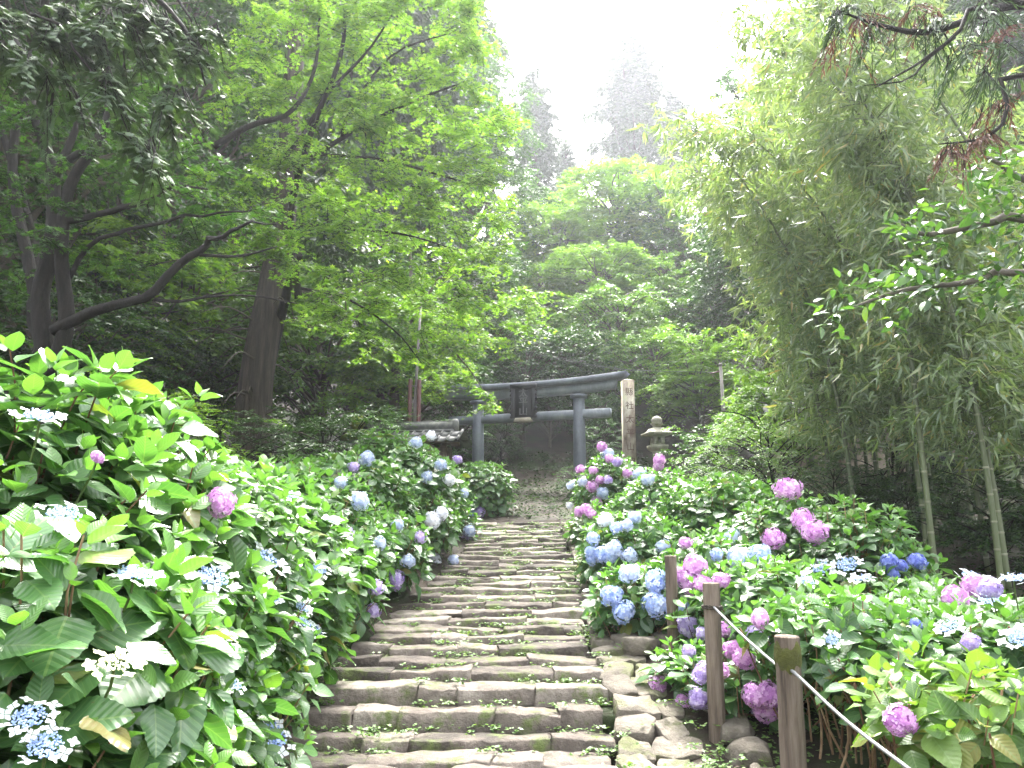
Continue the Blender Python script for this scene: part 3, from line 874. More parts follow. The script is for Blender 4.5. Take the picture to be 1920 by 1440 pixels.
rf.add([[-2.9, -0.9, hh - 0.05], [2.9, -0.9, hh - 0.05], [2.9, 1.5, hh + 1.1], [-2.9, 1.5, hh + 1.1], [-2.9, -0.9, hh + 0.07], [2.9, -0.9, hh + 0.07], [2.9, 1.5, hh + 1.22], [-2.9, 1.5, hh + 1.22]], [[[0, 3, 2, 1], [4, 5, 6, 7], [0, 1, 5, 4], [1, 2, 6, 5], [2, 3, 7, 6], [3, 0, 4, 7]]])
rf.add([[-2.9, 3.9, hh - 0.05], [2.9, 3.9, hh - 0.05], [2.9, 1.5, hh + 1.1], [-2.9, 1.5, hh + 1.1], [-2.9, 3.9, hh + 0.07], [2.9, 3.9, hh + 0.07], [2.9, 1.5, hh + 1.22], [-2.9, 1.5, hh + 1.22]], [[[0, 1, 2, 3], [7, 6, 5, 4], [4, 5, 1, 0], [3, 0, 4, 7], [1, 5, 6, 2]]])
obj('roof', rf.mesh('roof'), MAT['tile'], t)
wp = P(1515, 800, 17.0)
t = tag(obj('boundary_stake', MB().box((0, 0, 0.35), (0.13, 0.13, 1.3), 0.2, 0.92).mesh('boundary_stake'), MAT['concrete']), 'short pale square stake standing among shrubs before the brown house', 'stake')
t.location = (wp[0], 17.0, wp[2] - 0.6)

# ------------------------------------------------------------------ posts and rope
POSTS = []
for k, (px, py, Y, bx, by, r, lab) in enumerate([(1257, 1043, 7.1, 1265, 1250, 0.05, 'farthest round wooden post, among blue hydrangeas by the gutter'), (1333, 1094, 5.7, 1345, 1385, 0.058, 'round wooden post with dark cord tied round its top'), (1475, 1194, 4.35, 1492, 1560, 0.064, 'nearest round wooden post with moss band and rope through it')]):
    top, bot = P(px, py, Y), P(bx, by, Y)
    g = G(bot[0], Y)
    t = thing('fence_post', lab, 'post', (bot[0], Y, g), 0, 'rope fence posts')
    d = top - np.array([bot[0], Y, g])
    pts = np.linspace([0, 0, -0.3], d, 16)
    rr = np.full(16, r) + RNG.normal(0, 0.0012, 16)
    V, q, c = tube(pts, rr, 22, True)
    a = np.tile(np.arange(22), 16)
    V[:, :2] += (0.0025 * np.sin(a * 2.1 + k))[:, None] * norm(V[:, :2] - np.repeat(pts[:, :2], 22, 0))
    m = MB()
    m.add(V, [q])
    # bevelled cut top
    top_ring = V[-22:]
    inner = d + (top_ring - d) * 0.9 + np.array([0, 0, 0.006])
    m.add(np.vstack([top_ring, inner]), [[[j, (j + 1) % 22, 22 + (j + 1) % 22, 22 + j] for j in range(22)], [[22 + j for j in range(22)]]])
    obj('shaft', m.mesh('shaft', True), MAT['post'], t)
    POSTS.append((t, d, r, top))
# moss collar on the nearest post
t, d, r, top = POSTS[2]
V = []
for i in range(9):
    for j in range(26):
        a = j / 26 * 2 * math.pi
        edge = 1.0 if 1 < i < 7 else (0.6 if i in (1, 7) else 0.0)
        zz = -0.035 - i * 0.016 - 0.02 * math.sin(a * 3 + 1) - 0.012 * math.sin(a * 7)
        rr = r - 0.003 + edge * (0.005 + 0.006 * RNG.random())
        V.append([d[0] + zz * d[0] / d[2] + rr * math.cos(a), rr * math.sin(a), d[2] + zz])
obj('moss_band', mesh_np('moss_band', V, np.array([[i * 26 + j, (i + 1) * 26 + j, (i + 1) * 26 + (j + 1) % 26, i * 26 + (j + 1) % 26] for i in range(8) for j in range(26)])), MAT['postmoss'], t)
# twisted rope: three strands wound round a sagging line
def rope(pts, r, turns, mat, strands=3, n=220):
    p = smooth_path(pts, n)
    tt = norm(np.gradient(p, axis=0))
    a = norm(np.cross(tt, UP))
    b = np.cross(tt, a)
    m = MB()
    for s in range(strands):
        an = np.linspace(0, turns * 2 * math.pi, n) + s * 2 * math.pi / strands
        m.tube(p + r * 0.62 * (a * np.cos(an)[:, None] + b * np.sin(an)[:, None]), r * 0.5, 6)
    return m.mesh('rope', True)
p2 = P(1338, 1138, 5.64); p3a = P(1473, 1262, 4.42); p3b = P(1485, 1258, 4.28); p4 = P(1712, 1448, 3.3); p5 = P(1900, 1590, 2.9)
rp = tag(obj('rope', rope([p2, (p2 + p3a) / 2 - [0, 0, 0.012], p3a + [0, 0, 0.005], p3b, (p3b + p4) / 2 - [0, 0, 0.02], p4, p5], 0.0088, 170, MAT['rope'], n=700), MAT['rope']), 'pale twisted wire rope running from post to post', 'rope')
t, d, r, top = POSTS[1]
ring = [[top[0] + (r + 0.008) * math.cos(a), 5.7 + (r + 0.008) * math.sin(a), p2[2] + 0.004 * math.sin(2 * a)] for a in np.linspace(0, 2 * math.pi, 24)]
ring2 = [[q[0], q[1], q[2] - 0.014] for q in ring]
cord = MB()
for rg in (ring, ring2):
    pth = smooth_path(rg, 90)
    for s in range(2):
        an = np.linspace(0, 60, 90) + s * math.pi
        pt = pth.copy()
        pt[:, 2] += 0.004 * np.cos(an)
        pt[:, :2] += (0.004 * np.sin(an))[:, None] * norm(pth[:, :2] - np.array([top[0], 5.7]))
        cord.tube(pt, 0.005, 5)
tag(obj('cord', cord.mesh('cord', True), MAT['ropedark']), 'dark cord wound round the top of the middle post', 'cord')

# ------------------------------------------------------------------ hydrangeas
HI = [tpl_ovate(0.66, 18, 0.10, 0.10, 2, 0.07), tpl_ovate(0.74, 18, 0.05, 0.2, 2, 0.07), tpl_ovate(0.62, 18, 0.16, 0.28, 2, 0.07), tpl_ovate(0.72, 18, -0.04, 0.16, 2, 0.07)]
MID = tpl_ovate(0.66, 5, 0.1, 0.14, 1)
LO = [tpl_ovate(0.64, 2, 0.1, 0.15, 1), tpl_ovate(0.6, 3, 0.05, 0.25, 1)]
def leaf_data(tp, young, nm):
    return mesh_np(nm, tp[0], tp[1], {'rnd': np.zeros(len(tp[0])), 'young': np.full(len(tp[0]), float(young))}, tp[2])
HYD_LEAF = {}
for mk in ('hyd', 'hydy'):
    for yg in (0, 1):
        for k, tp in enumerate(HI):
            me = leaf_data(tp, yg, 'leaf')
            me.materials.append(MAT[mk])
            HYD_LEAF[(mk, yg, k)] = me

def fib(n):
    i = np.arange(n) + 0.5
    ph = np.arccos(1 - 2 * i / n)
    th = np.pi * (1 + 5 ** 0.5) * i
    return np.stack([np.cos(th) * np.sin(ph), np.sin(th) * np.sin(ph), np.cos(ph)], -1)

# flower heads
def floret_tpl(k=4, w=0.9):
    V, Fq = [], []
    for j in range(k):
        a = j * 2 * math.pi / k
        d = np.array([math.cos(a), math.sin(a), 0]); s = np.array([-math.sin(a), math.cos(a), 0])
        b = len(V)
        V += [d * 0.04, d * 0.5 - s * 0.45 * w + UP * 0.10, d * 1.0 - s * 0.12 + UP * 0.06, d * 1.0 + s * 0.12 + UP * 0.06, d * 0.5 + s * 0.45 * w + UP * 0.10]
        Fq.append([b, b + 1, b + 2, b + 3, b + 4])
    return np.array(V), np.array(Fq)
FLO = floret_tpl()
def z_frames(n):
    x = norm(np.cross(n, RNG.normal(0, 1, n.shape)))
    return np.stack([x, np.cross(n, x), n], -1)
def mophead(name, n=130, r=0.1, seedk=0):
    d = fib(n)
    keep = d[:, 2] > -0.75
    d = norm(d + RNG.normal(0, 0.07, d.shape))[keep]
    rr = r * (1 + RNG.normal(0, 0.035, len(d)))
    # lumpy outline
    o = RNG.random(3) * 9
    rr *= 1 + 0.16 * np.sin(d[:, 0] * 3 + o[0]) * np.sin(d[:, 1] * 3 + o[1]) + 0.07 * np.sin(d[:, 2] * 6 + o[2])
    hole = RNG.random(len(d)) > 0.1
    d, rr = d[hole], rr[hole]
    pos = d * rr[:, None] * np.array([1, 1, 0.88])
    Rm = z_frames(norm(d + RNG.normal(0, 0.22, d.shape)))
    sm = np.full(len(d), r * 0.25) * RNG.uniform(0.85, 1.2, len(d))
    V = (np.einsum('nij,nkj->nki', Rm, FLO[0][None] * sm[:, None, None]) + pos[:, None]).reshape(-1, 3)
    Fq = (FLO[1][None] + (np.arange(len(d)) * len(FLO[0]))[:, None, None]).reshape(-1, 5)
    core = MB().lathe([(0.02 * r, -0.6 * r), (0.5 * r, -0.46 * r), (0.76 * r, 0.0), (0.6 * r, 0.42 * r), (0.25 * r, 0.62 * r)], sides=12)
    V2 = np.concatenate(core.v)
    rn = np.concatenate([np.repeat(RNG.random(len(d)), len(FLO[0])), np.full(len(V2), 0.0)])
    return mesh_np(name, np.vstack([V, V2]), [Fq] + [np.concatenate(x) + len(V) for x in core.f.values()], {'rnd': rn}, smooth=False)
MOPS = {}
def mop_mesh(colr, lod):
    k = (colr, lod, random.randrange(3))
    if k not in MOPS:
        me = mophead('flower_head', (180, 120)[lod], 0.1)
        me.materials.append(MAT['f_' + colr])
        MOPS[k] = me
    return MOPS[k]
def lace_centre(colr):
    n = 150
    a = RNG.random(n) * 2 * math.pi
    rr = np.sqrt(RNG.random(n)) * 0.056
    pos = np.stack([rr * np.cos(a), rr * np.sin(a), 0.012 - 2.2 * rr ** 2 + RNG.normal(0, 0.0035, n)], -1)
    oct_ = (np.array([[1, 0, 0], [0, 1, 0], [-1, 0, 0], [0, -1, 0], [0, 0, 1.0]]), np.array([[0, 1, 4], [1, 2, 4], [2, 3, 4], [3, 0, 4]]))
    me = cloud('flower_head', oct_, pos, z_frames(norm(UP + RNG.normal(0, 0.3, (n, 3)))), RNG.uniform(0.004, 0.0075, n), smooth=False)
    me.materials.append(MAT['f_bud' if colr != 'cream' else 'f_cream'])
    return me
FLORET = {}
def floret_mesh(colr):
    if colr not in FLORET:
        me = mesh_np('floret', FLO[0] * 0.019, FLO[1], {'rnd': np.repeat(RNG.random(4), 5)}, smooth=False)
        me.materials.append(MAT[colr])
        FLORET[colr] = me
    return FLORET[colr]
LACE = {}
def add_flower(parent, p, u, kind, size, near):
    """kind: pink purple blue deep pale white mophead, or lace / lacecream; u: the way the head faces"""
    u = norm(u)
    loc = p - np.array(parent.location)
    q = Vector(u).to_track_quat('Z', 'Y').to_euler()
    if not kind.startswith('lace'):
        o = obj('flower_head', mop_mesh(kind, 0 if near else 1), None, parent)
        o.location = loc; o.rotation_euler = q
        o.scale = tuple(size / 0.1 * random.uniform(0.86, 1.1) for _ in range(3))
        return o
    c = 'cream' if kind == 'lacecream' else 'blue'
    if c not in LACE:
        LACE[c] = lace_centre(c)
    o = obj('flower_head', LACE[c], None, parent)
    o.location = loc; o.rotation_euler = q
    o.scale = (size / 0.1,) * 3
    nf = random.randint(8, 11)
    for j in range(nf):
        if near or True:
            a = (j + random.uniform(-0.3, 0.3)) * 2 * math.pi / nf
            fl = obj('floret', floret_mesh('f_white' if kind != 'lacecream' else 'f_cream'), None, o)
            rr = random.uniform(0.07, 0.094)
            fl.location = (rr * math.cos(a), rr * math.sin(a), random.uniform(-0.006, 0.01))
            fl.rotation_euler = (random.uniform(-0.5, 0.5), random.uniform(-0.5, 0.5), random.uniform(0, 3))
            s = random.uniform(1.1, 1.65)
            fl.scale = (s, s, s)
    return o

BUSHES = []
def bush(px, py, Y, r, label, rxy=None, density=1.0, mat='hyd', leafs=1.0, leggy=False, floor=None, nobj=150, ell=1.0):
    t = P(px, py, Y)
    g = G(t[0], Y)
    t[2] = max(t[2] - 0.1, g + 0.32)
    h = t[2] - g
    cz = g + (0.42 if not leggy else 0.8) * h
    b = dict(c=np.array([t[0], Y, cz]), r=np.array([r * ell, r, t[2] - cz]), g=g, label=label, density=density, mat=mat, leaf=leafs, leggy=leggy, Y=Y, floor=floor, nobj=nobj, flowers=[], px=px)
    BUSHES.append(b)
    return b

# near left bank
bush(30, 650, 3.15, 0.80, 'tallest glossy hydrangea bush at the near end of the bank opposite the rope fence', nobj=240, leafs=1.18, density=0.85)
bush(235, 722, 3.9, 0.72, 'big-leaved green hydrangea bush just behind the tallest bush of the near bank', nobj=220, leafs=1.18, density=0.85)
bush(120, 960, 2.55, 0.52, 'low near hydrangea bush with broad leaves and a white-and-blue lacecap cluster', nobj=200, leafs=1.18, density=0.85)
bush(222, 1000, 3.45, 0.52, 'hydrangea bush with a row of white-rimmed blue lacecaps nearest the bottom steps', nobj=230, leafs=1.18, density=0.85)
bush(350, 790, 5.0, 0.8, 'hydrangea bush with one magenta mophead among glossy leaves', nobj=200)
bush(355, 960, 4.7, 0.54, 'hydrangea bush leaning over the dark soil beside the lower steps', nobj=190)
bush(470, 862, 6.3, 0.85, 'bright hydrangea bush in front of the big cedar trunk', nobj=180)
bush(478, 980, 5.9, 0.54, 'hydrangea bush with small lacecaps overhanging the soil strip', nobj=170)
bush(565, 868, 8.0, 0.85, 'hydrangea bush with scattered pale heads below the mossy lantern', nobj=150)
bush(600, 975, 7.7, 0.6, 'hydrangea bush with violet-blue heads drooping to the stair edge', nobj=160)
bush(640, 835, 10.4, 0.95, 'hydrangea bush with large pale heads in front of the tiled roof', nobj=130)
bush(702, 935, 9.4, 0.62, 'hydrangea bush with white heads beside the middle steps', nobj=140)
bush(745, 802, 12.0, 0.95, 'tallest far hydrangea bush, its shoots rising before the tiled roof', nobj=120)
bush(772, 890, 11.4, 0.66, 'hydrangea bush with many white and lilac heads by the upper steps', nobj=120)
bush(805, 858, 13.6, 0.66, 'hydrangea bush in the row nearest the far gate pillar', nobj=90)
bush(852, 945, 13.4, 0.38, 'small hydrangea bush with lilac heads at the top of the stairs', nobj=80)
bush(470, 1385, 4.4, 0.17, 'tiny hydrangea with one white-and-blue lacecap at the foot of the steps', nobj=30)
# beside the gate
bush(905, 855, 16.8, 0.62, 'dark green bush without flowers at the head of the stairs', nobj=60)
# right bank
bush(1150, 842, 14.3, 0.72, 'pink-flowered hydrangea bush in front of the gate pillar', nobj=100)
bush(1245, 872, 12.8, 0.85, 'hydrangea bush with pink heads below the stone lantern', nobj=100)
bush(1120, 935, 12.6, 0.45, 'small hydrangea bush with magenta heads at the upper stair edge', nobj=70)
bush(1345, 884, 10.6, 0.95, 'broad bright green hydrangea bush with few flowers behind the pale blue heads', nobj=160)
bush(1185, 945, 9.9, 0.66, 'hydrangea bush with pale blue heads along the upper border', nobj=140)
bush(1205, 1035, 7.9, 0.52, 'hydrangea bush with round blue heads hanging over the stone border', nobj=150)
bush(1475, 905, 9.0, 0.8, 'hydrangea bush topped by a single purple head', nobj=150)
bush(1330, 985, 7.9, 0.66, 'hydrangea bush with pink heads beside the two far posts', nobj=170)
bush(1595, 935, 8.3, 0.75, 'tall thin-leaved hydrangea bush before the dark hollow', nobj=150, density=0.8)
bush(1430, 1030, 6.9, 0.66, 'hydrangea bush with blue and white heads behind the rope', nobj=160)
bush(1395, 1185, 6.15, 0.5, 'low hydrangea bush with clusters of pink heads behind the middle post', nobj=150)
bush(1288, 1262, 6.45, 0.26, 'small low hydrangea bush with pink heads by the edging stones', nobj=60)
bush(1690, 1058, 7.3, 0.85, 'hydrangea bush with small deep blue heads under the bamboo', nobj=140)
bush(1560, 1078, 5.6, 0.62, 'leggy hydrangea bush with flat white lacecaps and bare brown stems', leggy=True, nobj=160, density=0.62)
bush(1790, 1085, 6.1, 0.75, 'hydrangea bush with blue lacecaps beneath the leaning bamboo culms', nobj=150)
bush(1690, 1165, 5.0, 0.5, 'sparse leggy hydrangea bush between the rope and the yellowish bush', leggy=True, nobj=120, density=0.55)
bush(1925, 1100, 4.9, 0.6, 'hydrangea bush with pale lacecap heads at the frame edge under bamboo', nobj=150, leggy=True)
bush(1800, 1185, 3.85, 0.46, 'leggy yellow-green hydrangea bush nearest the rope', mat='hydy', leggy=True, nobj=160, density=0.62)

def hit_bush(px, py):
    d = norm(ray(px, py)); o = np.array([0, 0, EYE])
    best = None
    for b in BUSHES:
        q = (o - b['c']) / b['r']; e = d / b['r']
        A_, B_, C_ = (e * e).sum(), 2 * (q * e).sum(), (q * q).sum() - 1.0
        dd = B_ * B_ - 4 * A_ * C_
        if dd < 0:
            continue
        tt = (-B_ - math.sqrt(dd)) / (2 * A_)
        if tt > 0 and (best is None or tt < best[0]):
            best = (tt, b)
    if best is None:      # just off a silhouette: nearest bush along the ray
        sc = [(np.linalg.norm(np.cross(b['c'] - o, d)) - b['r'][0], b) for b in BUSHES]
        b = min(sc, key=lambda s: s[0])[1]
        tt = ((b['c'] - o) * d).sum()
        return o + d * tt, b
    return o + d * best[0], best[1]

FLOWERS = [  # px, py, kind, diameter in px
    (120, 968, 'lace', 90), (75, 782, 'lace', 80), (252, 1078, 'lace', 92), (398, 1084, 'lace', 92), (492, 1052, 'lace', 92), (362, 1216, 'lace', 96), (215, 1245, 'lacecream', 84),
    (55, 1345, 'lace', 80), (85, 1400, 'lace', 84), (570, 1168, 'lace', 44), (510, 1122, 'lace', 40), (566, 1140, 'lace', 44), (598, 1068, 'lace', 46), (590, 1182, 'lace', 40), (440, 1285, 'lace', 40),
    (510, 1381, 'lace', 84), (413, 943, 'pink', 46), (183, 857, 'pink', 20), (548, 930, 'lace', 40),
    (688, 860, 'pale', 30), (663, 876, 'purple', 20), (675, 940, 'pale', 32), (650, 998, 'purple', 22), (712, 1018, 'pale', 24), (640, 905, 'pale', 24), (780, 830, 'pale', 20), (808, 817, 'white', 18), (800, 895, 'pale', 24), (826, 872, 'pale', 22), (842, 900, 'white', 22), (858, 862, 'purple', 17),
    (810, 975, 'white', 32), (828, 962, 'white', 26), (870, 925, 'pale', 18), (880, 995, 'pale', 24), (868, 1010, 'purple', 26), (878, 1022, 'purple', 26), (860, 1035, 'pale', 22), (850, 1050, 'pale', 20), (900, 960, 'purple', 20), (885, 965, 'blue', 17), (812, 1052, 'white', 28), (788, 1008, 'purple', 22), (765, 1052, 'pale', 24),
    (742, 1086, 'purple', 32), (705, 1102, 'purple', 28), (714, 1132, 'purple', 34), (700, 1145, 'purple', 26), (622, 975, 'lace', 36), (745, 985, 'pale', 22),
    (1128, 838, 'pink', 20), (1140, 852, 'pale', 24), (1157, 866, 'purple', 20), (1142, 860, 'pink', 18), (1112, 882, 'pink', 16), (1088, 880, 'pink', 16), (1092, 905, 'pale', 18), (1125, 900, 'pink', 16), (1110, 912, 'pink', 22), (1140, 900, 'purple', 16), (1118, 940, 'pink', 18), (1085, 960, 'pink', 20), (1098, 955, 'pink', 20), (1108, 963, 'pink', 16), (1070, 910, 'pale', 16), (1068, 948, 'white', 12), (1176, 888, 'pink', 18), (1200, 890, 'pale', 26), (1236, 862, 'pink', 20), (1234, 875, 'pink', 18), (1215, 900, 'pale', 24), (1130, 925, 'pale', 24),
    (1135, 975, 'white', 26), (1190, 970, 'pale', 24), (1155, 990, 'blue', 20), (1175, 985, 'pale', 20), (1112, 1010, 'blue', 22), (1108, 1035, 'blue', 22), (1130, 1040, 'blue', 28), (1150, 1030, 'pale', 28), (1145, 1045, 'blue', 24), (1180, 1042, 'pale', 30), (1243, 1025, 'pale', 26), (1285, 1018, 'pink', 24), (1180, 1076, 'pale', 34),
    (1147, 1117, 'blue', 36), (1169, 1147, 'blue', 41), (1229, 1091, 'blue', 39), (1230, 1135, 'blue', 44), (1110, 1050, 'blue', 20), (1282, 1142, 'blue', 24),
    (1303, 1062, 'pink', 40), (1290, 1085, 'pink', 38), (1275, 1078, 'pink', 30), (1298, 1100, 'pink', 34), (1318, 1095, 'pink', 30), (1352, 1088, 'pink', 30), (1290, 1175, 'purple', 38), (1318, 1188, 'purple', 26), (1355, 1182, 'pink', 28), (1292, 1222, 'purple', 24),
    (1425, 1160, 'pink', 30), (1419, 1193, 'purple', 36), (1376, 1220, 'pink', 34), (1396, 1236, 'pink', 36), (1320, 1262, 'purple', 34), (1232, 1286, 'pink', 32), (1282, 1318, 'pink', 32), (1312, 1310, 'purple', 38), (1326, 1328, 'purple', 30), (1415, 1305, 'pink', 36), (1442, 1302, 'pink', 36), (1437, 1332, 'pink', 38), (1420, 1344, 'purple', 30), (1350, 1258, 'pink', 28),
    (1477, 917, 'pink', 39), (1505, 974, 'pink', 38), (1527, 997, 'pink', 40), (1450, 1010, 'pink', 32), (1425, 1040, 'blue', 38), (1383, 1046, 'pale', 36), (1373, 1006, 'pale', 26), (1344, 1040, 'blue', 24),
    (1588, 1060, 'lace', 64), (1540, 1066, 'lace', 50), (1512, 1090, 'lace', 44), (1617, 1085, 'lace', 46), (1560, 1200, 'lace', 36),
    (1668, 1054, 'deep', 28), (1720, 1052, 'deep', 26), (1675, 1075, 'deep', 20), (1690, 1060, 'deep', 18),
    (1825, 1082, 'lace', 66), (1832, 1100, 'pink', 40), (1790, 1122, 'pink', 40), (1856, 1104, 'purple', 34), (1858, 1128, 'lace', 60), (1900, 1086, 'lace', 60), (1780, 1176, 'lace', 50), (1915, 1198, 'lace', 60), (1820, 1205, 'purple', 26), (1718, 1172, 'deep', 18),
    (1687, 1350, 'pink', 44),
]
for (px, py, kind, dia) in FLOWERS:
    p, b = hit_bush(px, py)
    b['flowers'].append((p, kind, dia, px, py))

SH_S = np.array([0.0, 0.022, 0.075, 0.15, 0.235])
SH_L = np.array([0.06, 0.105, 0.165, 0.18, 0.165])
SH_A = np.radians([20, 42, 66, 84, 98])
SH_Y = np.array([0.95, 0.5, 0.1, 0.0, 0.0])
CAM = np.array([0, 0, EYE])
N_LEAF_OBJ = 0
for bi, b in enumerate(BUSHES):
    c, r = b['c'], b['r']
    area = 4 * math.pi * ((r[0] * r[1]) ** 1.6 / 3 + 2 * (r[0] * r[2]) ** 1.6 / 3) ** (1 / 1.6)
    n = int(area / 0.165 ** 2 * b['density'])
    d1 = fib(n)
    d1 = norm(d1 + RNG.normal(0, 0.06, d1.shape))
    jit = 1 + np.clip(RNG.normal(0, 0.06, n), -0.2, 0.08)
    lumpy = 1 + 0.10 * np.sin(d1[:, 0] * 4 + bi) * np.sin(d1[:, 1] * 4 + 2 * bi) + 0.06 * np.sin(d1[:, 2] * 7 + bi)
    tips = c + d1 * r * (jit * lumpy)[:, None]
    d2 = fib(n // 2)
    tips2 = c + d2 * r * (0.72 + RNG.normal(0, 0.06, len(d2)))[:, None]
    tips = np.vstack([tips, tips2]); dd = np.vstack([d1, d2])
    nrm = norm(dd / r)
    low = b['g'] + (0.14 if not b['leggy'] else 0.74 * (c[2] + r[2] - b['g']))
    keep = tips[:, 2] > low
    for ob in BUSHES:
        if ob is not b and np.linalg.norm((ob['c'] - c)[:2]) < 2.2:
            keep &= np.linalg.norm((tips - ob['c']) / ob['r'], axis=1) > 0.8
    # leave room in front of each flower
    tips, nrm = tips[keep], nrm[keep]
    if len(tips) == 0:
        continue
    u = norm(nrm * 0.62 + UP * 0.75 + RNG.normal(0, 0.16, nrm.shape))
    # rosettes: two leaves at each of five nodes
    k = len(tips)
    az0 = RNG.random(k) * 2 * math.pi
    e1 = norm(np.cross(u, RNG.normal(0, 1, u.shape))); e2 = np.cross(u, e1)
    sc = RNG.uniform(0.75, 1.15, k) * b['leaf']
    pos, dr, nn, sz, yg = [], [], [], [], []
    for node in range(5):
        for half in range(2):
            az = az0 + node * math.pi / 2 + half * math.pi + RNG.normal(0, 0.2, k)
            rd_ = e1 * np.cos(az)[:, None] + e2 * np.sin(az)[:, None]
            an = SH_A[node] + RNG.normal(0, 0.16, k)
            di = u * np.cos(an)[:, None] + rd_ * np.sin(an)[:, None]
            no = u * np.sin(an)[:, None] - rd_ * np.cos(an)[:, None]
            di = norm(di - UP * (0.02 + 0.05 * node) + RNG.normal(0, 0.05, di.shape))
            pos.append(tips - u * (SH_S[node] * sc)[:, None] + rd_ * (0.012 + 0.008 * node))
            dr.append(di); nn.append(no + RNG.normal(0, 0.15, no.shape))
            sz.append(SH_L[node] * sc * RNG.uniform(0.8, 1.15, k)); yg.append(np.clip(np.full(k, SH_Y[node]) + RNG.normal(0, 0.06, k), 0, 1))
    pos = np.concatenate(pos); dr = np.concatenate(dr); nn = np.concatenate(nn); sz = np.concatenate(sz); yg = np.concatenate(yg)
    outer = np.tile(np.linalg.norm((tips - c) / r, axis=1), 10)
    # keep leaves off the flower heads' faces
    ok = np.ones(len(pos), bool)
    fl = []
    for (p, kind, dia, fx, fy) in b['flowers']:
        dist = np.linalg.norm(p - CAM)
        rr = min(0.5 * dia / F * dist * (1.0 if not kind.startswith('lace') else 1.0), 0.16)
        vd = norm(p - CAM)
        p = p - vd * 0.05
        fl.append((p, kind, rr))
        w = pos + dr * (sz * 0.5)[:, None] - CAM
        along = (w * vd).sum(1)
        off = np.linalg.norm(w - along[:, None] * vd, axis=1)
        ok &= ~((off < rr * 1.05) & (along < dist + 0.04))
    pos, dr, nn, sz, yg, outer = pos[ok], dr[ok], nn[ok], sz[ok], yg[ok], outer[ok]
    R = frames(dr, nn)
    X, Yp, dep = proj(pos + dr * (sz * 0.5)[:, None])
    plen = sz * F / np.maximum(dep, 0.3)
    face = ((pos - c) / r * norm(CAM - c)).sum(1)
    inview = (X > -60) & (X < 1980) & (Yp > -40) & (Yp < 1490) & (dep > 0.5)
    score = plen * inview * (face > -0.15) * (outer > 0.82) * (0.6 + 0.4 * np.clip(face, 0, 1))
    order = np.argsort(-score)
    ind = order[:int(0.58 * b["nobj"])]
    ind = ind[score[ind] > 7.0]
    rest = np.setdiff1d(np.arange(len(pos)), ind)
    base = np.array([c[0], c[1], b['g']])
    t = thing('hydrangea_bush', b['label'], 'hydrangea', base, 0, 'hydrangea bushes along the stairs')
    b['obj'] = t
    for j in ind:
        o = bpy.data.objects.new('leaf', HYD_LEAF[(b['mat'], 1 if yg[j] > 0.56 else 0, int(RNG.integers(4)))])
        COL.objects.link(o)
        o.parent = t
        o.location = pos[j] - base
        o.rotation_euler = Vector((0, 0, 0)) if False else __import__('mathutils').Matrix(R[j].tolist()).to_euler()
        o.scale = (sz[j] * RNG.uniform(0.8, 1.15), sz[j], sz[j] * RNG.uniform(0.6, 1.6))
        N_LEAF_OBJ += 1
    near = (score[rest] > 12)
    for nm, sel, tp in (('foliage', rest[near], MID), ('inner_foliage', rest[~near], LO[0])):
        if len(sel):
            me = cloud(nm, tp, pos[sel] - base, R[sel], sz[sel][:, None] * np.stack([RNG.uniform(0.8, 1.15, len(sel)), np.ones(len(sel)), RNG.uniform(0.6, 1.6, len(sel))], -1), None, yg[sel], tp[2])
            o = obj(nm, me, MAT[b['mat']], t)
            o['kind'] = 'stuff'
    # stems
    m = MB()
    g0 = b['g']
    if b['leggy']:
        ns = 17
        for j in range(ns):
            a = random.random() * 6.28
            rr = r[0] * 0.75 * math.sqrt(random.random())
            q0 = np.array([rr * math.cos(a), rr * math.sin(a), -0.1])
            tp_ = tips[RNG.integers(len(tips))] - base
            mid = (q0 + tp_) / 2 + RNG.normal(0, 0.03, 3)
            pth = smooth_path([q0, q0 * 0.6 + mid * 0.4 + RNG.normal(0, 0.015, 3), mid, tp_ - [0, 0, 0.05]], 9)
            V, q, cc = tube(pth, np.linspace(0.0095, 0.005, 9), 6)
            obj('stem', MB().add(V, [q, cc]).mesh('stem', True), MAT['stem'], t)
    sel = RNG.permutation(len(tips))[:(10 if b['leggy'] else 80)]
    for j in sel:
        tp_ = tips[j] - base
        st = tp_ - u[j] * 0.3
        root = np.array([tp_[0] * 0.5 + RNG.normal(0, 0.06), tp_[1] * 0.5 + RNG.normal(0, 0.06), -0.03])
        m.tube(smooth_path([root, root * 0.35 + st * 0.65 + RNG.normal(0, 0.03, 3), st, tp_], 6), np.linspace(0.008, 0.0035, 6), 4, False)
    o = obj('stems', m.mesh('stems', True), MAT['stem'], t)
    o['kind'] = 'stuff'
    for (p, kind, rr) in fl:
        outd = norm((p - c) / r)
        uu = norm(outd * 0.6 + UP * (1.0 if kind.startswith('lace') else 0.55) + norm(CAM - p) * (0.28 if kind.startswith('lace') else 0.5))
        add_flower(t, p, uu, kind, rr, b['Y'] < 7.5)
        # its stalk
        ms = MB().tube(smooth_path([p - base - uu * 0.01, p - base - uu * 0.1 - norm(p - CAM) * -0.02, p - base - outd * 0.3 - UP * 0.12], 6), 0.0045, 5, False)
        obj('flower_stalk', ms.mesh('flower_stalk', True), MAT['greenstem'], t)
print('leaf objects', N_LEAF_OBJ, 'bushes', len(BUSHES))

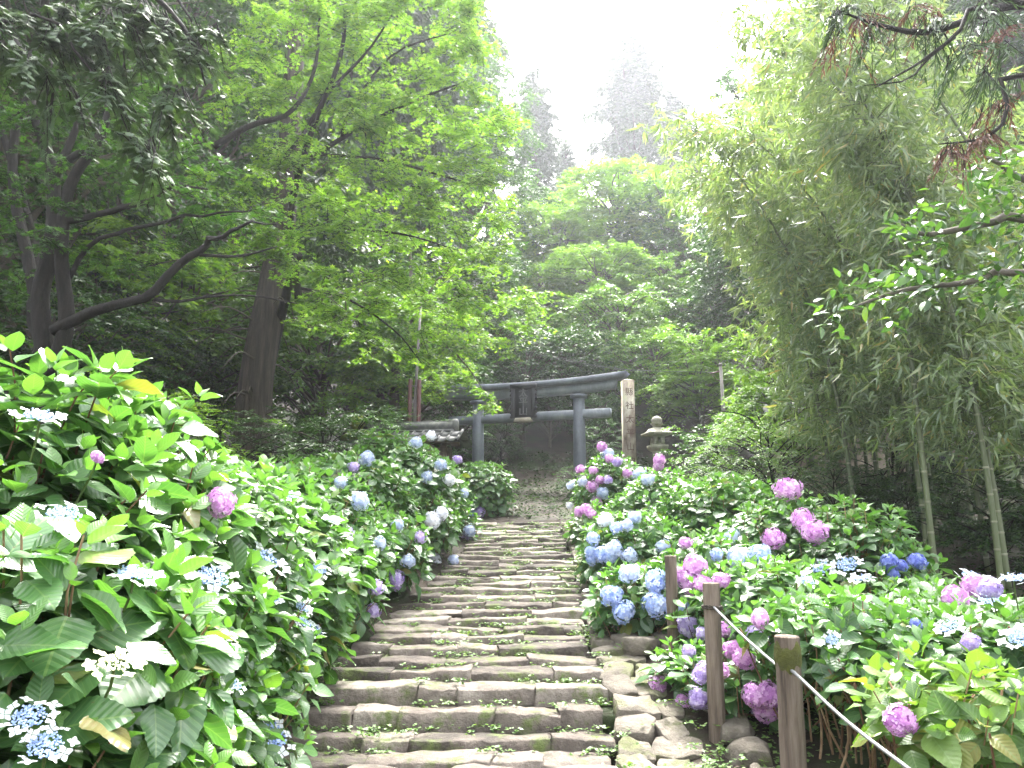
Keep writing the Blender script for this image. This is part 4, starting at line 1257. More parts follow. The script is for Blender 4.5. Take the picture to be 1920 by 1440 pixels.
# ------------------------------------------------------------------ trees
K_MAPLE = tpl_maple()
K_BROAD = tpl_kite(0.5, 0.12, 0.08)
K_BAMB = tpl_kite(0.16, 0.2, 0.12, 0.3)
K_NEED = tpl_kite(0.2, 0.0, 0.2, 0.35)
def tpl_frond():
    """flat hinoki twig: a midrib with side lobes"""
    V = [[0, 0, 0]]; Fq = []
    for i in range(5):
        y = 0.12 + i * 0.17
        w = 0.3 * (1 - (i / 5.2) ** 1.5)
        for s in (-1, 1):
            k = len(V)
            V += [[0.0, y - 0.1, 0.0], [s * w, y + 0.14, -0.05], [s * w * 0.85, y + 0.22, -0.07], [0.0, y + 0.07, 0.0]]
            Fq.append([k, k + 1, k + 2, k + 3] if s > 0 else [k + 3, k + 2, k + 1, k])
    return np.array(V), np.array(Fq)
K_FROND = tpl_frond()

def limb_to(m, p0, p1, r0, r1, sag=0.12, n=8, sides=5):
    mid = (p0 + p1) / 2 + RNG.normal(0, 0.06, 3) * np.linalg.norm(p1 - p0) + np.array([0, 0, sag * np.linalg.norm(p1 - p0)])
    m.tube(smooth_path([p0, mid, p1], n), np.linspace(r0, r1, n), sides, False)

def blob_crown(blobs, tpl, leaf, per=1.0, T=9, K=9, droop=0.3, spray=0.55, up_j=0.4, hang=0.2, elev=(-0.25, 0.25), root=None, side=55):
    """foliage in blobs given as px, py, Y, rx, ry (pixels); returns leaf arrays and twigs"""
    Cs, Ds = [], []
    for (px, py, Y, rx, ry) in blobs:
        c = P(px, py, Y)
        r = np.array([rx / F * Y, 0.8 * max(rx, ry) / F * Y, ry / F * Y])
        n = max(3, int(per * 7.0 * (r[0] * r[2]) / (spray * spray * 0.6)))
        C, D = ell_points(n, c, r, 0.25, -0.8)
        if root is not None:
            D = norm(D * 0.7 + norm(C - root) * 0.8)
        Cs.append(C); Ds.append(D)
    C = np.vstack(Cs); D = np.vstack(Ds)
    L = spray * RNG.uniform(0.7, 1.3, len(C))
    pos, d, n, tw = sprays(C - norm(D) * (L * 0.4)[:, None], D, L, T, K, droop, up_j=up_j, hang=hang, elev=elev, side=side)
    return C, pos, d, n, tw, leaf * RNG.uniform(0.75, 1.25, len(pos))

def tree_from(name, label, base, trunk, limbs, crown, tpl, leafmat, barkmat, group=None, twig_r=0.006, extra=(), cat='tree', rnd=None):
    base = np.array(base, float)
    t = thing(name, label, cat, base, 0, group)
    if trunk is not None:
        m = MB()
        for pts, r in (trunk if isinstance(trunk, list) else [trunk]):
            m.tube(np.asarray(pts) - base, r, 12)
        obj('trunk', m.mesh('trunk', True), barkmat, t)
    for pts, r in limbs:
        obj('branch', MB().tube(np.asarray(pts) - base, r, 8).mesh('branch', True), barkmat, t)
    if crown is not None:
        C, pos, d, n, tw, sz = crown
        o = obj('crown', cloud('crown', tpl, pos - base, frames(d, n), sz, rnd), leafmat, t)
        o['kind'] = 'stuff'
        V, q = twig_mesh(tw - base, twig_r)
        o = obj('twigs', mesh_np('twigs', V, q), barkmat, t)
        o['kind'] = 'stuff'
    return t

def pix(*pts):
    return [P(*p) for p in pts]

# --- dark many-stemmed tree by the near bank
root = P(95, 655, 9.0); root[2] = G(root[0], 9.0)
stems = [branch(pix((90, 700, 9), (75, 560, 9.0), (95, 470, 9), (100, 330, 9.1), (60, 200, 9.2), (30, 60, 9.3)), 0.115, 0.04, 16),
         branch(pix((100, 700, 9), (125, 600, 8.9), (115, 480, 8.8), (130, 350, 8.7), (190, 250, 8.6), (265, 40, 8.6)), 0.1, 0.03, 16),
         branch(pix((85, 700, 9.2), (60, 520, 9.4), (25, 350, 9.5), (35, 220, 9.6), (95, 120, 9.7)), 0.085, 0.03, 14),
         branch(pix((110, 690, 9.1), (60, 600, 9.4), (70, 480, 9.8), (20, 300, 10), (-40, 100, 10.2)), 0.075, 0.03, 14)]
stems[0][0][0, 2] = root[2] - 0.3
limbs = [branch(pix((100, 620, 8.9), (180, 580, 8.7), (270, 555, 8.6), (330, 500, 8.5), (375, 470, 8.4), (405, 445, 8.3), (450, 425, 8.2), (520, 420, 8.1)), 0.07, 0.006, 22, wob=0.018),
         branch(pix((375, 478, 8.4), (450, 480, 8.4), (520, 462, 8.4)), 0.022, 0.008, 8),
         branch(pix((120, 415, 8.8), (200, 400, 8.7), (290, 370, 8.6), (330, 345, 8.5), (390, 355, 8.5)), 0.045, 0.008, 16, wob=0.015),
         branch(pix((125, 530, 8.9), (180, 450, 8.8), (300, 420, 8.7), (420, 400, 8.7), (500, 390, 8.7)), 0.032, 0.006, 16, wob=0.015),
         branch(pix((105, 330, 9.0), (150, 200, 9.0), (90, 110, 9.0)), 0.05, 0.02, 10),
         branch(pix((290, 562, 8.6), (340, 565, 8.6), (400, 555, 8.7), (480, 555, 8.8), (560, 570, 8.9)), 0.022, 0.006, 10),
         branch(pix((180, 250, 8.6), (250, 290, 8.6), (280, 400, 8.6)), 0.025, 0.008, 8),
         branch(pix((130, 300, 8.7), (190, 250, 8.6), (200, 180, 8.6)), 0.05, 0.015, 8)]
cr = blob_crown([(60, 180, 9.2, 110, 120), (190, 300, 9.0, 130, 90), (330, 330, 8.9, 130, 80), (60, 420, 8.6, 80, 110), (240, 160, 9.6, 120, 100), (30, 560, 9.4, 70, 70), (300, 470, 9.2, 130, 60), (420, 380, 8.8, 90, 60), (-40, 300, 9.2, 80, 200)],
                K_MAPLE, 0.09, per=0.8, T=8, K=9, droop=0.3, spray=0.6, root=root)
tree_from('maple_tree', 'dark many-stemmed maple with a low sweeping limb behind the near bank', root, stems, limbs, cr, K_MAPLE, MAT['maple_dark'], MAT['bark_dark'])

# --- large bright maple arching over the stairs
root = P(488, 800, 15.9); root[2] = G(root[0], 15.9)
limbs = [branch(pix((560, 560, 13.0), (545, 400, 12.5), (590, 230, 12.0), (640, 100, 12.0), (650, -40, 12.0)), 0.07, 0.02, 16),
         branch(pix((400, 275, 11.5), (470, 235, 11.6), (545, 210, 11.8), (590, 130, 12), (600, 20, 12)), 0.055, 0.018, 14),
         branch(pix((520, 312, 12), (570, 250, 12), (615, 175, 12), (690, 95, 12), (740, 20, 12.2)), 0.042, 0.012, 14),
         branch(pix((570, 305, 12.5), (640, 260, 12.6), (720, 215, 12.8), (800, 180, 13), (880, 150, 13.4)), 0.05, 0.012, 14),
         branch(pix((640, 262, 12.6), (660, 200, 12.6), (740, 100, 12.8), (850, 60, 13.0)), 0.032, 0.01, 12),
         branch(pix((600, 290, 12.5), (720, 300, 12.8), (830, 330, 13.2), (900, 350, 13.6)), 0.03, 0.01, 12),
         branch(pix((560, 420, 12.8), (660, 430, 12.9), (760, 440, 13.2), (860, 470, 14)), 0.035, 0.01, 12),
         branch(pix((560, 540, 13), (650, 560, 13), (740, 620, 13.3), (790, 680, 13.6)), 0.028, 0.007, 12)]
cr = blob_crown([(560, 60, 12.2, 140, 100), (720, 40, 12.3, 150, 110), (860, 60, 13, 90, 130), (910, 190, 13.6, 60, 100), (640, 200, 12.2, 130, 80), (790, 180, 13, 130, 100), (560, 290, 12.2, 100, 70), (700, 320, 12.8, 150, 70), (860, 320, 13.6, 100, 80), (930, 390, 14.4, 50, 60), (780, 420, 13.4, 140, 70), (900, 480, 14.6, 90, 60), (960, 545, 15.2, 60, 45), (620, 440, 11.4, 140, 60), (580, 360, 10.6, 100, 45), (700, 520, 12.6, 140, 60), (840, 560, 14.4, 110, 55), (620, 590, 12.8, 110, 55), (740, 640, 13.6, 90, 50), (500, 480, 11.5, 90, 50), (480, 140, 12, 90, 110), (440, 380, 11, 80, 80)],
                K_MAPLE, 0.1, per=0.92, T=9, K=10, droop=0.32, spray=0.62, root=root)
trunk = branch(pix((488, 860, 15.9), (505, 700, 15.8), (535, 560, 14.6), (560, 480, 13.0)), 0.12, 0.07, 12)
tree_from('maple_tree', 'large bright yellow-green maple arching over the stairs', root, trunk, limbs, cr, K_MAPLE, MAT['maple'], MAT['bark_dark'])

# --- maple whose lowest spray hangs in front of the gate
root = P(770, 800, 19.5); root[2] = G(root[0], 19.5)
limbs = [branch(pix((745, 640, 19.3), (800, 560, 19), (830, 520, 18.8), (900, 560, 18.6)), 0.05, 0.012, 12),
         branch(pix((750, 660, 19.3), (820, 640, 19), (870, 680, 19.2), (915, 745, 19.9)), 0.035, 0.008, 12),
         branch(pix((745, 620, 19.4), (770, 540, 19.4), (765, 430, 19.5)), 0.07, 0.03, 10)]
cr = blob_crown([(820, 590, 18.4, 90, 50), (880, 640, 18.8, 80, 50), (760, 640, 18.8, 90, 60), (690, 690, 18, 80, 50), (835, 700, 20.5, 55, 34), (872, 705, 20.4, 28, 28), (902, 728, 20.0, 12, 20), (918, 752, 20.4, 6, 10), (790, 720, 19.5, 50, 40), (980, 590, 18.8, 45, 45), (720, 570, 19, 80, 60), (640, 740, 17.5, 60, 40)],
                K_MAPLE, 0.115, per=1.15, T=8, K=9, droop=0.42, spray=0.6, root=root)
X_, Y_, D_ = proj(cr[1])
kp = ~((X_ > 950) & (X_ < 1022) & (Y_ > 695) & (Y_ < 805))          # no twig reaches the plaque
X2, Y2, D2 = proj(cr[4][:, 2])
kt = ~((X2 > 950) & (X2 < 1022) & (Y2 > 695) & (Y2 < 805))
cr = (cr[0], cr[1][kp], cr[2][kp], cr[3][kp], cr[4][kt], cr[5][kp])
tree_from('maple_tree', 'green maple whose lowest yellow spray hangs before the gate beam', root, branch(pix((735, 830, 19.5), (740, 740, 19.4), (745, 620, 19.4)), 0.16, 0.08, 10), limbs, cr, K_MAPLE, MAT['maple'], MAT['bark_grey'])

# --- big cedar trunk
cb = P(480, 850, 15.0); cb[2] = G(cb[0], 15.0) - 0.2
pts = smooth_path([cb, P(476, 760, 15), P(492, 640, 15), P(515, 520, 15.1), P(532, 400, 15.2), P(550, 150, 15.3), P(565, -200, 15.5), P(575, -500, 15.7)], 26)
rr = np.interp(np.linspace(0, 1, 26), [0, 0.08, 0.2, 0.5, 1], [0.44, 0.36, 0.31, 0.27, 0.11])
t = thing('cedar_tree', 'thick straight brown cedar trunk behind the bank of hydrangeas', 'tree', cb)
V, q, cc = tube(pts - cb, rr, 26)
ang = np.tile(np.arange(26) / 26 * 2 * math.pi, 26)
cen = np.repeat(pts - cb, 26, 0)
V += (V - cen) * (0.04 * np.sin(ang * 3 + 0.6) + 0.02 * np.sin(ang * 9) + 0.02 * np.sin(ang * 11 + cen[:, 2]))[:, None]
obj('trunk', MB().add(V, [q, cc]).mesh('trunk', True), MAT['bark_cedar'], t)
for k in range(26):     # dead snags
    i = RNG.uniform(2.0, 13)
    p0 = pts[int(i)] - cb
    a = RNG.uniform(0, 6.28)
    L = RNG.uniform(0.5, 1.5)
    d = np.array([math.cos(a), math.sin(a), RNG.uniform(-0.3, 0.3)])
    p = smooth_path([p0 + d * 0.2, p0 + d * (0.3 + L * 0.5) + [0, 0, 0.05], p0 + d * (0.3 + L) + [0, 0, -0.25 * L]], 7)
    obj('branch', MB().tube(p, np.linspace(0.022, 0.006, 7), 5).mesh('branch', True), MAT['bark_grey'], t)
C = np.array([pts[int(RNG.uniform(14, 25))] for _ in range(60)]); D = norm(RNG.normal(0, 1, (60, 3)) * [1, 1, 0.2])
L = RNG.uniform(0.9, 1.6, 60)
pos, d, n, tw = sprays(C + D * 0.8, D, L, 9, 9, 0.35, hang=0.5)
o = obj('crown', cloud('crown', tpl_kite(0.4, 0.0, 0.2), pos - cb, frames(d, n), RNG.uniform(0.14, 0.26, len(pos))), MAT['cedar_needles'], t)
o['kind'] = 'stuff'

# --- hinoki sprays hanging in from the near corner
hb = np.array([-5.6, 5.2, 0.0]); hb[2] = G(-5.6, 5.2)
hl = [branch([np.array([-5.5, 5.3, 5.2]), P(60, -60, 5.4), P(190, -70, 5.3), P(300, -40, 5.2), P(360, 40, 5.2)], 0.03, 0.006, 14),
      branch([np.array([-5.5, 5.2, 4.6]), P(40, 30, 5.3), P(150, 110, 5.2), P(215, 190, 5.2), P(245, 260, 5.2)], 0.016, 0.004, 12),
      branch([np.array([-5.4, 5.4, 6.4]), P(100, -120, 5.7), P(250, -40, 5.6), P(350, 60, 5.6), P(385, 160, 5.6)], 0.04, 0.006, 12)]
cr = blob_crown([(40, 40, 5.3, 100, 60), (150, 60, 5.3, 90, 50), (110, 140, 5.2, 80, 40), (220, 190, 5.2, 50, 70), (255, 275, 5.2, 30, 45), (310, 40, 5.6, 80, 60), (370, 100, 5.7, 45, 90), (330, 190, 5.7, 40, 50), (20, 110, 5.6, 60, 60), (230, 20, 5.5, 70, 50), (170, 30, 6.1, 200, 40)],
                K_FROND, 0.078, per=0.95, T=10, K=11, droop=0.75, spray=0.34, root=hb + [0, 0, 7], hang=0.55, up_j=0.3)
tree_from('hinoki_cypress', 'dark cypress with drooping grey-green sprays at the upper corner', hb, branch([hb - [0, 0, 0.3], hb + [0.05, 0, 4], hb + [0.1, 0, 9], hb + [0.1, 0, 14]], 0.26, 0.12, 12), hl, cr, K_FROND, MAT['conifer'], MAT['bark_dark'])

# --- glossy broadleaf tree reaching in over the right bank
gb = np.array([6.6, 6.4, 0.0]); gb[2] = G(6.6, 6.4)
gl = [branch([gb + [0, 0, 2.8], P(1960, 420, 6.2), P(1850, 420, 6.1), P(1740, 440, 6.0), P(1690, 420, 6.0)], 0.05, 0.008, 12),
      branch([gb + [0, 0, 2.4], P(1950, 520, 6.0), P(1820, 530, 5.9), P(1690, 545, 5.8), P(1590, 580, 5.7)], 0.04, 0.006, 12),
      branch([gb + [0, 0, 3.2], P(1950, 350, 6.3), P(1880, 310, 6.2), P(1820, 280, 6.2)], 0.04, 0.008, 10)]
Cb = []
for (px, py, Y, rx, ry, nn_) in ((1860, 320, 6.2, 60, 45, 18), (1885, 415, 6.1, 60, 50, 22), (1760, 425, 6.0, 70, 30, 14), (1660, 530, 5.8, 80, 26, 15), (1780, 515, 5.9, 90, 36, 20), (1885, 530, 6.0, 60, 40, 16), (1575, 590, 5.7, 24, 14, 3), (1700, 600, 5.8, 40, 14, 2)):
    for k in range(nn_):
        Cb.append(P(px + RNG.normal(0, rx * 0.55), py + RNG.normal(0, ry * 0.55), Y + RNG.normal(0, 0.3)))
Cb = np.array(Cb)
k = len(Cb); per = 7
dirs = norm(np.repeat(norm(Cb - (gb + [0, 0, 2.8])), per, 0) * 0.6 + RNG.normal(0, 0.55, (k * per, 3)) - [0, 0, 0.25])
cpos = np.repeat(Cb, per, 0) + RNG.normal(0, 0.06, (k * per, 3))
nn = UP + RNG.normal(0, 0.4, (k * per, 3))
sz = RNG.uniform(0.085, 0.13, k * per)
Rg = frames(dirs, nn)
t = thing('glossy_evergreen_tree', 'glossy-leaved evergreen reaching in over the bamboo from the frame edge', 'tree', gb)
tr = branch([gb - [0, 0, 0.3], gb + [0.05, 0, 1.6], gb + [0, 0, 3.2], gb + [0.2, 0.1, 5]], 0.1, 0.05, 12)
obj('trunk', MB().tube(tr[0] - gb, tr[1], 10).mesh('trunk', True), MAT['bark_grey'], t)
for pts_, r_ in gl:
    obj('branch', MB().tube(pts_ - gb, r_, 7).mesh('branch', True), MAT['bark_grey'], t)
mt = MB()
for p in Cb[::2]:
    limb_to(mt, p, gl[int(RNG.integers(3))][0][int(RNG.integers(4, 10))], 0.003, 0.008, 0.0, 5, 4)
o = obj('twigs', mt.mesh('twigs', True), MAT['bark_grey'], t); o['kind'] = 'stuff'
OV = [tpl_ovate(0.42, 4, 0.12, 0.12, 1), tpl_ovate(0.46, 4, 0.06, 0.2, 1)]
GL = []
for tp in OV:
    me = mesh_np('leaf', tp[0], tp[1], {'rnd': np.zeros(len(tp[0]))}, tp[2]); me.materials.append(MAT['camellia']); GL.append(me)
vis = np.argsort(-(sz * (cpos[:, 0] / cpos[:, 1] < 0.66)))[:200]
from mathutils import Matrix
for j in vis:
    o = bpy.data.objects.new('leaf', GL[int(RNG.integers(2))]); COL.objects.link(o); o.parent = t
    o.location = cpos[j] - gb; o.rotation_euler = Matrix(Rg[j].tolist()).to_euler(); o.scale = (sz[j],) * 3
rest = np.setdiff1d(np.arange(k * per), vis)
o = obj('crown', cloud('crown', OV[0], cpos[rest] - gb, Rg[rest], sz[rest]), MAT['camellia'], t); o['kind'] = 'stuff'

# --- cedar with browning needles at the upper right corner
yb = np.array([6.4, 5.6, 0.0]); yb[2] = G(6.4, 5.6)
yl = [branch([yb + [0, 0, 5.3], P(1940, 10, 5.6), P(1840, 30, 5.5), P(1740, 60, 5.4), P(1660, 50, 5.4), P(1570, 20, 5.4)], 0.045, 0.006, 14),
      branch([yb + [0, 0, 5.0], P(1900, 0, 5.4), P(1790, 70, 5.3), P(1720, 120, 5.3), P(1640, 165, 5.3)], 0.022, 0.004, 12),
      branch([P(1790, 70, 5.3), P(1740, 110, 5.3), P(1700, 150, 5.3), P(1620, 160, 5.3)], 0.012, 0.003, 8),
      branch([yb + [0, 0, 4.6], P(1930, 130, 5.5), P(1890, 220, 5.4), P(1840, 260, 5.4), P(1760, 270, 5.4)], 0.025, 0.004, 10)]
cr = blob_crown([(1850, 30, 5.5, 80, 45), (1750, 50, 5.4, 70, 40), (1890, 120, 5.5, 45, 70), (1680, 30, 5.4, 70, 35), (1600, 20, 5.4, 45, 25), (1810, 110, 5.4, 60, 50)], K_NEED, 0.075, per=0.5, T=8, K=12, droop=0.9, spray=0.3, root=yb + [0, 0, 7], hang=0.9, up_j=0.6, side=25)
cr2 = blob_crown([(1890, 190, 5.5, 40, 40), (1830, 265, 5.4, 45, 22), (1790, 275, 5.4, 25, 15), (1600, 40, 5.4, 40, 20), (1720, 20, 5.4, 70, 20), (1880, 60, 5.5, 40, 30)], K_NEED, 0.06, per=0.3, T=8, K=11, droop=0.8, spray=0.26, root=yb + [0, 0, 7], hang=0.8, up_j=0.6, side=25)
t = tree_from('cedar_tree', 'cedar with drooping browning needle sprays at the upper frame corner', yb, branch([yb - [0, 0, 0.3], yb + [0, 0, 5], yb + [0, 0, 12]], 0.22, 0.1, 10), yl, cr, K_NEED, MAT['conifer'], MAT['bark_dark'], twig_r=0.004)
C, pos, d, n, tw, sz = cr2
o = obj('dead_needles', cloud('dead_needles', K_NEED, pos - yb, frames(d, n), sz), MAT['redneedle'], t); o['kind'] = 'stuff'; o['label'] = 'rusty brown dead needle sprays'
V, q = twig_mesh(tw - yb, 0.003)
o = obj('dead_twigs', mesh_np('dead_twigs', V, q), MAT['bark_dark'], t); o['kind'] = 'stuff'

# --- bamboo
def bamboo_variant(seed, H, lean, nleaf):
    global RNG
    keep = RNG
    RNG = np.random.default_rng(seed)
    s = np.linspace(0, 1, 30)
    path = np.stack([lean * s ** 2.6, 0.15 * np.sin(s * 3 + seed) * s, H * (s - 0.10 * s ** 4 * lean / 3)], -1)
    r = 0.034 * (1 - s) ** 0.75 + 0.004
    culm = MB().tube(path, r, 9).mesh('culm', True)
    nd = MB()
    for k in range(1, 29):
        p = path[k]
        tdir = norm(path[min(k + 1, 29)] - path[k - 1])
        nd.tube([p - tdir * 0.012, p, p + tdir * 0.012], [r[k] * 1.0, r[k] * 1.16, r[k] * 1.0], 9, False)
    nodes = nd.mesh('node', True)
    # side branches from the upper two thirds
    m = MB()
    C, D = [], []
    for k in range(7, 30):
        for q in range(5):
            a = RNG.uniform(0, 6.28)
            L = RNG.uniform(0.5, 1.25) * (1.1 - 0.5 * s[k])
            d = norm(np.array([math.cos(a), math.sin(a), RNG.uniform(0.1, 0.6)]))
            p0 = path[k]
            e = p0 + d * L - [0, 0, 0.35 * L * L]
            m.tube(smooth_path([p0, p0 + d * L * 0.5 + [0, 0, 0.03], e], 5), np.linspace(0.007, 0.002, 5), 4, False)
            nc = int(nleaf)
            for w in range(nc):
                f = RNG.uniform(0.3, 1.05)
                C.append(p0 + (e - p0) * f + RNG.normal(0, 0.13, 3)); D.append(d)
    br = m.mesh('side_branches', True)
    C = np.array(C); D = np.array(D)
    per = 6
    dirs = norm(np.repeat(D, per, 0) * 0.45 + RNG.normal(0, 0.5, (len(C) * per, 3)) - [0, 0, 0.65])
    pos = np.repeat(C, per, 0) + RNG.normal(0, 0.035, (len(C) * per, 3))
    nn = norm(np.cross(dirs, RNG.normal(0, 1, dirs.shape))) * 0.7 + UP * 0.5
    fo = cloud('foliage', K_BAMB, pos, frames(dirs, nn), RNG.uniform(0.14, 0.27, len(pos)))
    RNG = keep
    return culm, nodes, br, fo
BV = [bamboo_variant(1, 9.5, 2.6, 5), bamboo_variant(2, 10.5, 1.6, 5), bamboo_variant(3, 8.5, 3.4, 5), bamboo_variant(4, 7.0, 2.2, 5)]
def bamboo(px, Y, var, rz, sc, label, py=None):
    p = P(px, 1050, Y)
    z = G(p[0], Y)
    t = thing('bamboo', label, 'bamboo', (p[0], Y, z - 0.05), rz, 'bamboo culms of the grove')
    t.scale = (sc, sc, sc)
    cu, nd, br, fo = BV[var]
    obj('culm', cu, MAT['bamboo'], t)
    obj('node_rings', nd, MAT['bamboo_node'], t)
    o = obj('side_branches', br, MAT['bamboo'], t); o['kind'] = 'stuff'
    o = obj('foliage', fo, MAT['bleaf'], t); o['kind'] = 'stuff'
    return t
bamboo(1752, 9.6, 1, rad(100), 1.0, 'upright green bamboo culm standing clear before the dark hollow')
bamboo(1872, 9.2, 0, rad(160), 0.95, 'thick pale bamboo culm leaning beside its thinner twin')
bamboo(1885, 9.6, 3, rad(200), 1.05, 'thin bamboo culm crossing behind the thick leaning one')
rs = random.Random(5)
grove = [(1570, 14.2, 3, 180), (1610, 12.6, 3, 172), (1585, 16.0, 3, 165), (1640, 15.5, 0, 190), (1660, 14.5, 3, 170), (1620, 16, 1, 150), (1720, 13.5, 0, 150), (1730, 15, 0, 200), (1760, 13, 2, 170), (1730, 15.5, 1, 185), (1780, 13.5, 0, 160), (1830, 12.2, 2, 195), (1880, 14, 0, 175), (1930, 11.5, 1, 170), (1980, 12.5, 2, 180), (2050, 11.5, 0, 175), (1800, 16.5, 1, 90), (1900, 17, 0, 120), (2000, 15, 1, 150), (1660, 17, 1, 140), (1680, 18, 0, 180), (2100, 13, 2, 170), (1850, 10.8, 3, 210), (1960, 10.2, 3, 165), (1740, 11.8, 3, 190), (2040, 9.6, 0, 178)]
for k, (px, Y, v, a) in enumerate(grove):
    bamboo(px, Y, v, rad(a + rs.uniform(-15, 15)), rs.uniform(0.92, 1.12), 'slender leafy bamboo culm arching among the others of the grove')

# --- generic trees from shared parts
def make_variant(seed, H, cr_, ch, tpl, leaf, nclump, T, K, spray, droop, up_j, hang, trunk_r, conical=False, low=-0.75, inner=0.45):
    global RNG
    keep = RNG
    RNG = np.random.default_rng(seed)
    c = np.array([0, 0, H - ch / 2])
    C, D = ell_points(nclump, c, np.array([cr_, cr_, ch / 2]), inner, low)
    if conical:
        f = np.clip((C[:, 2] - (H - ch)) / ch, 0, 1)
        an = np.arctan2(C[:, 1], C[:, 0])
        C[:, :2] *= ((1.1 * (1 - f) ** 0.5 + 0.1) * (0.85 + 0.4 * np.sin(C[:, 2] * 1.5 + 2 * an) * np.sin(an * 3 + C[:, 2] * 0.5)))[:, None]
        C[:, 2] += 0.9 * np.sin(an * 2 + C[:, 2])
    else:   # lumpy outline
        C += D * (0.35 * np.sin(C[:, 0] * 2.2 + seed) * np.sin(C[:, 1] * 2.0 + 1) + 0.3 * np.sin(C[:, 2] * 2.4 + seed))[:, None]
    L = spray * RNG.uniform(0.7, 1.3, nclump)
    pos, d, n, tw = sprays(C - norm(D) * (L * 0.4)[:, None], D, L, T, K, droop, up_j=up_j, hang=hang)
    crown = cloud('crown', tpl, pos, frames(d, n), leaf * RNG.uniform(0.7, 1.25, len(pos)))
    zz = np.linspace(-0.6, H * (0.97 if conical else 0.75), 10)
    path = np.stack([0.12 * np.sin(zz * 0.6 + seed), 0.12 * np.cos(zz * 0.5), zz], -1)
    trunk = MB().tube(path, np.linspace(trunk_r, trunk_r * 0.25, 10), 9).mesh('trunk', True)
    m = MB()
    for j in range(0, nclump, 4):
        h = np.clip(C[j, 2] - RNG.uniform(0.3, 0.35 * ch), 0.4, H * 0.9)
        p0 = np.array([np.interp(h, zz, path[:, 0]), np.interp(h, zz, path[:, 1]), h])
        limb_to(m, p0, C[j], trunk_r * 0.28, 0.012, 0.08 if not conical else -0.05)
    br = m.mesh('branches', True)
    RNG = keep
    return trunk, br, crown
TV = {
    'broad_a': make_variant(21, 8.0, 2.8, 6.4, K_BROAD, 0.17, 230, 8, 8, 0.75, 0.3, 0.6, 0.35, 0.17),
    'broad_b': make_variant(22, 9.5, 2.6, 8.0, K_BROAD, 0.16, 260, 8, 8, 0.7, 0.3, 0.6, 0.35, 0.18),
    'broad_c': make_variant(23, 6.0, 2.4, 5.2, K_BROAD, 0.14, 220, 8, 8, 0.62, 0.35, 0.6, 0.35, 0.12),
    'mapl_a': make_variant(24, 8.0, 3.2, 6.2, K_MAPLE, 0.2, 330, 8, 8, 0.9, 0.3, 0.35, 0.2, 0.17),
    'mapl_b': make_variant(25, 6.5, 2.6, 5.6, K_MAPLE, 0.16, 280, 8, 8, 0.8, 0.32, 0.35, 0.2, 0.14),
    'tall': make_variant(26, 17.0, 3.6, 14.5, K_BROAD, 0.18, 460, 8, 8, 0.9, 0.35, 0.6, 0.35, 0.3),
    'cedar': make_variant(27, 24.0, 3.2, 18.0, tpl_kite(0.38, 0.0, 0.25, 0.5), 0.42, 460, 8, 8, 1.2, 0.45, 0.4, 0.45, 0.42, True, -1.1, 0.2),
    'shrub': make_variant(28, 2.4, 1.2, 2.3, K_BROAD, 0.075, 150, 7, 8, 0.34, 0.3, 0.55, 0.25, 0.04, low=-0.95),
    'shrub_fine': make_variant(29, 2.8, 1.4, 2.6, tpl_kite(0.45, 0.1, 0.1), 0.055, 190, 8, 10, 0.45, 0.3, 0.4, 0.2, 0.05, low=-0.95),
}
TMESH = {}
def tree(var, px, py_top, Y, mat, label, name='broadleaf_tree', group=None, wide=1.0, bark='bark_grey', cat='tree', sink=0.0, tall=None):
    """a tree whose top stands at the pixel px, py_top"""
    p = P(px, py_top, Y)
    g = G(p[0], Y) - sink
    H0 = {'broad_a': 8.0, 'broad_b': 9.5, 'broad_c': 6.0, 'mapl_a': 8.0, 'mapl_b': 6.5, 'tall': 17.0, 'cedar': 24.0, 'shrub': 2.4, 'shrub_fine': 2.8}[var]
    s = (p[2] - g) / H0
    if tall is not None:
        s = tall / H0
        g = p[2] - tall
    t = thing(name, label, cat, (p[0], Y, g), random.uniform(0, 6.28), group)
    t.scale = (s * wide, s * wide, s)
    key = (var, mat)
    if key not in TMESH:
        tr_, br_, cr_ = TV[var]
        if len(cr_.materials) == 0:
            cr_.materials.append(MAT[mat])
        TMESH[key] = (tr_, br_, cr_)
    a, b2, c2 = TMESH[key]
    obj('trunk', a, MAT[bark], t)
    o = obj('branches', b2, MAT[bark], t); o['kind'] = 'stuff'
    o = obj('crown', c2, None, t); o['kind'] = 'stuff'
    o.material_slots[0].link = 'OBJECT'
    o.material_slots[0].material = MAT[mat]
    return t
GH = 'trees on the hillside behind the gate'
# wooded hillside behind the gate
tree('mapl_a', 1150, 318, 44, 'maple', 'broad pale green maple crowning the hillside below the hazy cedars', group=GH, wide=1.3)
tree('mapl_a', 1040, 380, 41, 'maple', 'pale green maple on the hillside where the arching maple ends', group=GH, wide=1.1)
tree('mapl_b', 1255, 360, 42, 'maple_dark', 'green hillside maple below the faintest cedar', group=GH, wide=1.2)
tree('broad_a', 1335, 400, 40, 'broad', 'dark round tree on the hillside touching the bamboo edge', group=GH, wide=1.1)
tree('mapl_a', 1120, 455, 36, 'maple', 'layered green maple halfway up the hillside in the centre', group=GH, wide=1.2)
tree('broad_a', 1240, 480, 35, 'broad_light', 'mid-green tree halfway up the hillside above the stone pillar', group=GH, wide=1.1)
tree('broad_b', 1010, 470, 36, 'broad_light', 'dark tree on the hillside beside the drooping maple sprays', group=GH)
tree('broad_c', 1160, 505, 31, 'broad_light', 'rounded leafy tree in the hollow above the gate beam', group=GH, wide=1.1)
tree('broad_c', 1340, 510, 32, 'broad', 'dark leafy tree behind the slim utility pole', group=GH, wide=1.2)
tree('broad_c', 1060, 590, 29, 'broad', 'dense dark tree right behind the plaque of the gate', group=GH, wide=1.1)
